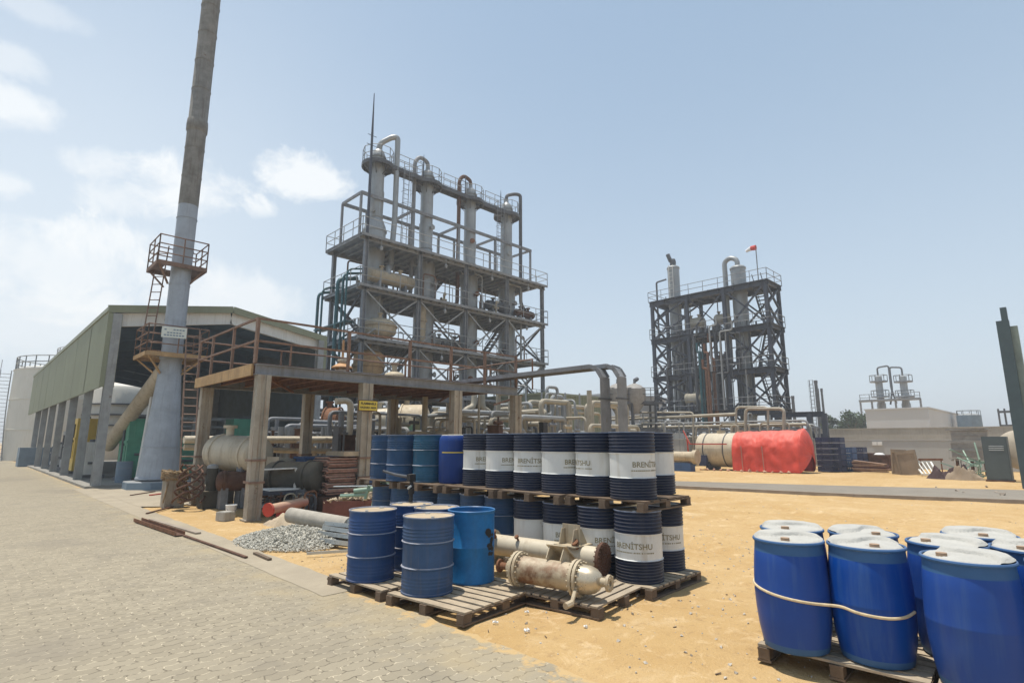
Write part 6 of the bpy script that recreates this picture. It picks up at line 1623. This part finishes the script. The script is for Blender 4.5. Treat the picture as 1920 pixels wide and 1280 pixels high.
# tan dish
p = at_d(1918, 842, 25.5); t = thing('dished_plate', 'big tan dished steel plate standing on edge behind the steel post', 'dished end', (p.x, p.y, .1))
M = along(p, p + Vector((-.95, -.25, .1))); b = MB(); b.lathe([(0, .0), (.45, -.02), (.75, -.10), (.92, -.24), (.92, -.28), (.7, -.15), (0, -.05)], 36, M); b.build('plate', 'dish_tan', t)
b = MB(); b.bar((p.x + .3, p.y, 0), (p.x + .25, p.y, p.z + .3), .1, .1); b.build('prop', 'wall_white', t, smooth=False)
# steel post
bx_ = at_z(1912, 915, 0); X_ = bx_.x
zA, zB = at_x(1869, 602, X_).z, at_x(1872, 577, X_).z
t = thing('steel_post', 'tall dark green steel section standing upright at the right picture edge', 'steel post', (X_, bx_.y - .5, 0))
y0_, y1_ = at_x(1868, 610, X_).y, at_x(1893, 610, X_).y
b = MB(); b.box(X_, X_ + .25, y1_, y0_, 0, zA); b.build('web', 'post_green', t, smooth=False)
b = MB(); b.box(X_ + .10, X_ + .35, y1_ - .22, y1_ - .003, 0, zA - .25); b.build('flange', 'post_edge', t, smooth=False)
b = MB(); b.box(X_ + .02, X_ + .3, y1_ + .02, y0_ - .18, zA + .003, zB); b.build('top_stub', 'post_green', t, smooth=False)
for i, (px, py, s) in enumerate(((1795, 922, .12), (1808, 925, .08), (1738, 924, .05), (1870, 925, .1), (1880, 930, .13), (1850, 913, .08), (1755, 914, .05))):
    p = at_z(px, py, 0); b = MB(); pebble(b, p.x, p.y, s * .4, s); tag(b.build('rubble_stone', 'kerb', smooth=False), ['flat grey stone', 'small dark stone'][i % 2] + ' on the far sand ' + ['before the dark cloth heap', 'right of the flat one there', 'before the steel grille', 'before the dark cabinet', 'at the foot of the steel post', 'before the tangle of offcuts', 'before the wooden panels'][i], 'stone')

# ================================================================ FAR BACKGROUND
q0, q1 = at_x(1622, 770, 75), at_x(1740, 767, 75)
b = MB(); b.box(75, 100, q1.y, q0.y, 0, 5.35); b.box(74.9, 100.1, q1.y - .1, q0.y + .1, 5.35, 5.5); q = at_x(1690, 800, 75); b.box(74.85, 74.95, q.y - 1.2, q.y + 1.2, 2.55, 2.95); tag(b.build('white_building', 'building_pale', smooth=False), 'pale flat roofed building behind the boundary walls', 'building')
for px, lb, sgn in ((1646, 'small far grey column behind the pale building, left of the pair', 1), (1692, 'small far grey column behind the pale building, right of the pair', -1)):
    q = at_x(px, 703, 112); t = thing('far_column', lb, 'column', (112, q.y, 0)); r = .55; h = q.z
    b = MB(); b.lathe([(r * 1.25, 0), (r * 1.2, h * .62), (r, h * .64), (r, h - .3), (0, h)], 20, TR(112, q.y, 0)); b.build('shell', 'clad_metal', t)
    b = MB()
    for f in (.72, .92): b.lathe([(r, h * f), (r + .8, h * f), (r + .8, h * f - .2), (r, h * f - .2)], 16, TR(112, q.y, 0)); b.rail([(112 + (r + .75) * math.cos(a), q.y + (r + .75) * math.sin(a), h * f) for a in range(6)], 1, 1, 3, .05, closed=True)
    b.build('platform', 'grey_steel', t)
    b = MB(); b.path([(112, q.y, h - .2), (112, q.y, h + 1.3), (112, q.y - sgn * 1.7, h + 1.5), (112, q.y - sgn * 1.7, h * .82), (112, q.y - sgn * 2.2, h * .62)], .14, 8, bend=.4); b.build('overhead_pipe', 'dark_steel', t)
q0, q1 = at_x(1613, 752, 110), at_x(1726, 752, 110); b = MB()
for f in (0, .2, .4, .6, .8, 1): y = q0.y + (q1.y - q0.y) * f; b.bar((110, y, 0), (110, y, q0.z), .25, .25)
b.bar((110, q0.y, q0.z), (110, q1.y, q0.z), 2, .3); b.rail([(110, q0.y, q0.z), (110, q1.y, q0.z)], 1.1, 2, 1.5, .06); tag(b.build('far_gantry', 'grey_steel', smooth=False), 'long low steel frame around the far pair of columns', 'steel frame')
for (px, pyt, r, lb) in ((1529, 713, .30, 'far dark slim stack with a ladder left of the trees'), (1540, 728, .2, 'thinner far stack just right of the laddered one'), (1486, 742, .28, 'far slim grey stack seen right behind the navy tower')):
    q = at_x(px, pyt, 95); t = thing('far_stack', lb, 'stack', (95, q.y, 0)); b = MB(); b.lathe([(r, 0), (r * .8, q.z - .5), (r * .95, q.z - .4), (r * .95, q.z), (0, q.z)], 12, TR(95, q.y, 0)); b.build('shaft', 'dark_steel', t)
    b = MB(); b.ladder((94.4, q.y + .5, 2), (94.4, q.y + .5, q.z), .5, (0, 1, 0), .05, .6, cage=(-1, 0, 0) if px == 1529 else None); b.build('ladder', 'dark_steel', t)
q = at_x(1814, 778, 90); t = thing('round_tank', 'grey round tank beyond the pale building', 'tank', (90, q.y, 0)); b = MB(); b.lathe([(1.05, 0), (1.05, q.z), (.4, q.z + .25), (0, q.z + .3)], 32, TR(91, q.y, 0) @ Matrix.Diagonal((1.2, 1.2, 1, 1))); b.build('shell', 'blue_grey', t)
b = MB(); b.rail([(91 + 1.2 * math.cos(a * .7), q.y + 1.2 * math.sin(a * .7), q.z) for a in range(9)], .6, 1, 2, .03, closed=True); b.build('handrail', 'grey_steel', t)
q0, q1 = at_x(1872, 772, 70), at_x(1906, 772, 70); b = MB()
for f in (0, .35, .7, 1): y = q0.y + (q1.y - q0.y) * f; b.bar((70, y, 0), (70, y, q0.z + .3), .14, .14)
b.bar((70, q0.y, q0.z), (70, q1.y, q0.z), .3, .2); b.bar((70, q0.y, q0.z - 1.3), (70, q1.y, q0.z - 1.3), .3, .2); tag(b.build('pipe_gantry', 'dark_steel', smooth=False), 'small dark gantry beyond the walls near the steel post', 'gantry')
# trees
def tree(px, py_top, d, w, lb, seed):
    r2 = random.Random(seed); q = at_d(px, py_top, d); H = q.z; t = thing('green_tree', lb, 'tree', (q.x, q.y, 0))
    b = MB(); b.path([(q.x, q.y, 0), (q.x + .1, q.y, H * .3), (q.x, q.y + .2, H * .55)], [.3, .22, .1], 8)
    cl_ = []
    for i in range(9):
        a = r2.random() * 6.28; c = Vector((q.x + math.cos(a) * w * r2.uniform(.2, .85), q.y + math.sin(a) * w * r2.uniform(.2, .85), H * r2.uniform(.42, .88))); cl_.append(c); b.path([(q.x, q.y, H * .35), c], [.12, .03], 5)
    b.build('trunk', 'bark', t)
    b = MB()
    for c in cl_ + [Vector((q.x, q.y, H * .8))]:
        rr = w * r2.uniform(.3, .5)
        for k in range(260):
            v = Vector((r2.gauss(0, 1), r2.gauss(0, 1), r2.gauss(0, .8))); v = v.normalized() * rr * r2.random() ** .4; s = r2.uniform(.10, .22); n = Vector((r2.gauss(0, 1), r2.gauss(0, 1), r2.gauss(0, 1) + .5)).normalized(); a = n.orthogonal().normalized(); e = n.cross(a); o = c + v
            b.add([o - a * s, o + e * s * .6, o + a * s, o - e * s * .6], [(0, 1, 2, 3)])
    b.build('crown', 'foliage', t, smooth=False)
tree(1590, 762, 80, 2.3, 'green tree just left of the pale building', 1); tree(1562, 776, 84, 2.0, 'smaller green tree between the slim stacks and the larger tree', 2); tree(1612, 774, 86, 1.6, 'green tree half hidden by the left edge of the pale building', 5)

for o in bpy.data.objects:
    if 'used' in o: del o['used']

for o in bpy.data.objects:
    if 'label' in o and not 4 <= len(o['label'].split()) <= 16: print('LABEL', len(o['label'].split()), o['label'])

# ================================================================ DUSTY AIR
hm = bpy.data.materials.new('haze'); hm.use_nodes = True; ht = hm.node_tree; ht.nodes.clear()
ho = ht.nodes.new('ShaderNodeOutputMaterial'); hv = ht.nodes.new('ShaderNodeVolumePrincipled')
hv.inputs['Color'].default_value = (.96, .98, 1.0, 1); hv.inputs['Density'].default_value = .0017; hv.inputs['Anisotropy'].default_value = .2
ht.links.new(hv.outputs[0], ho.inputs['Volume']); MT['haze'] = hm
b = MB(); b.box(-2600, 2700, -2600, 2700, -1.1, 29.5)
hz_ = b.build('haze', 'haze', smooth=False); hz_['kind'] = 'stuff'
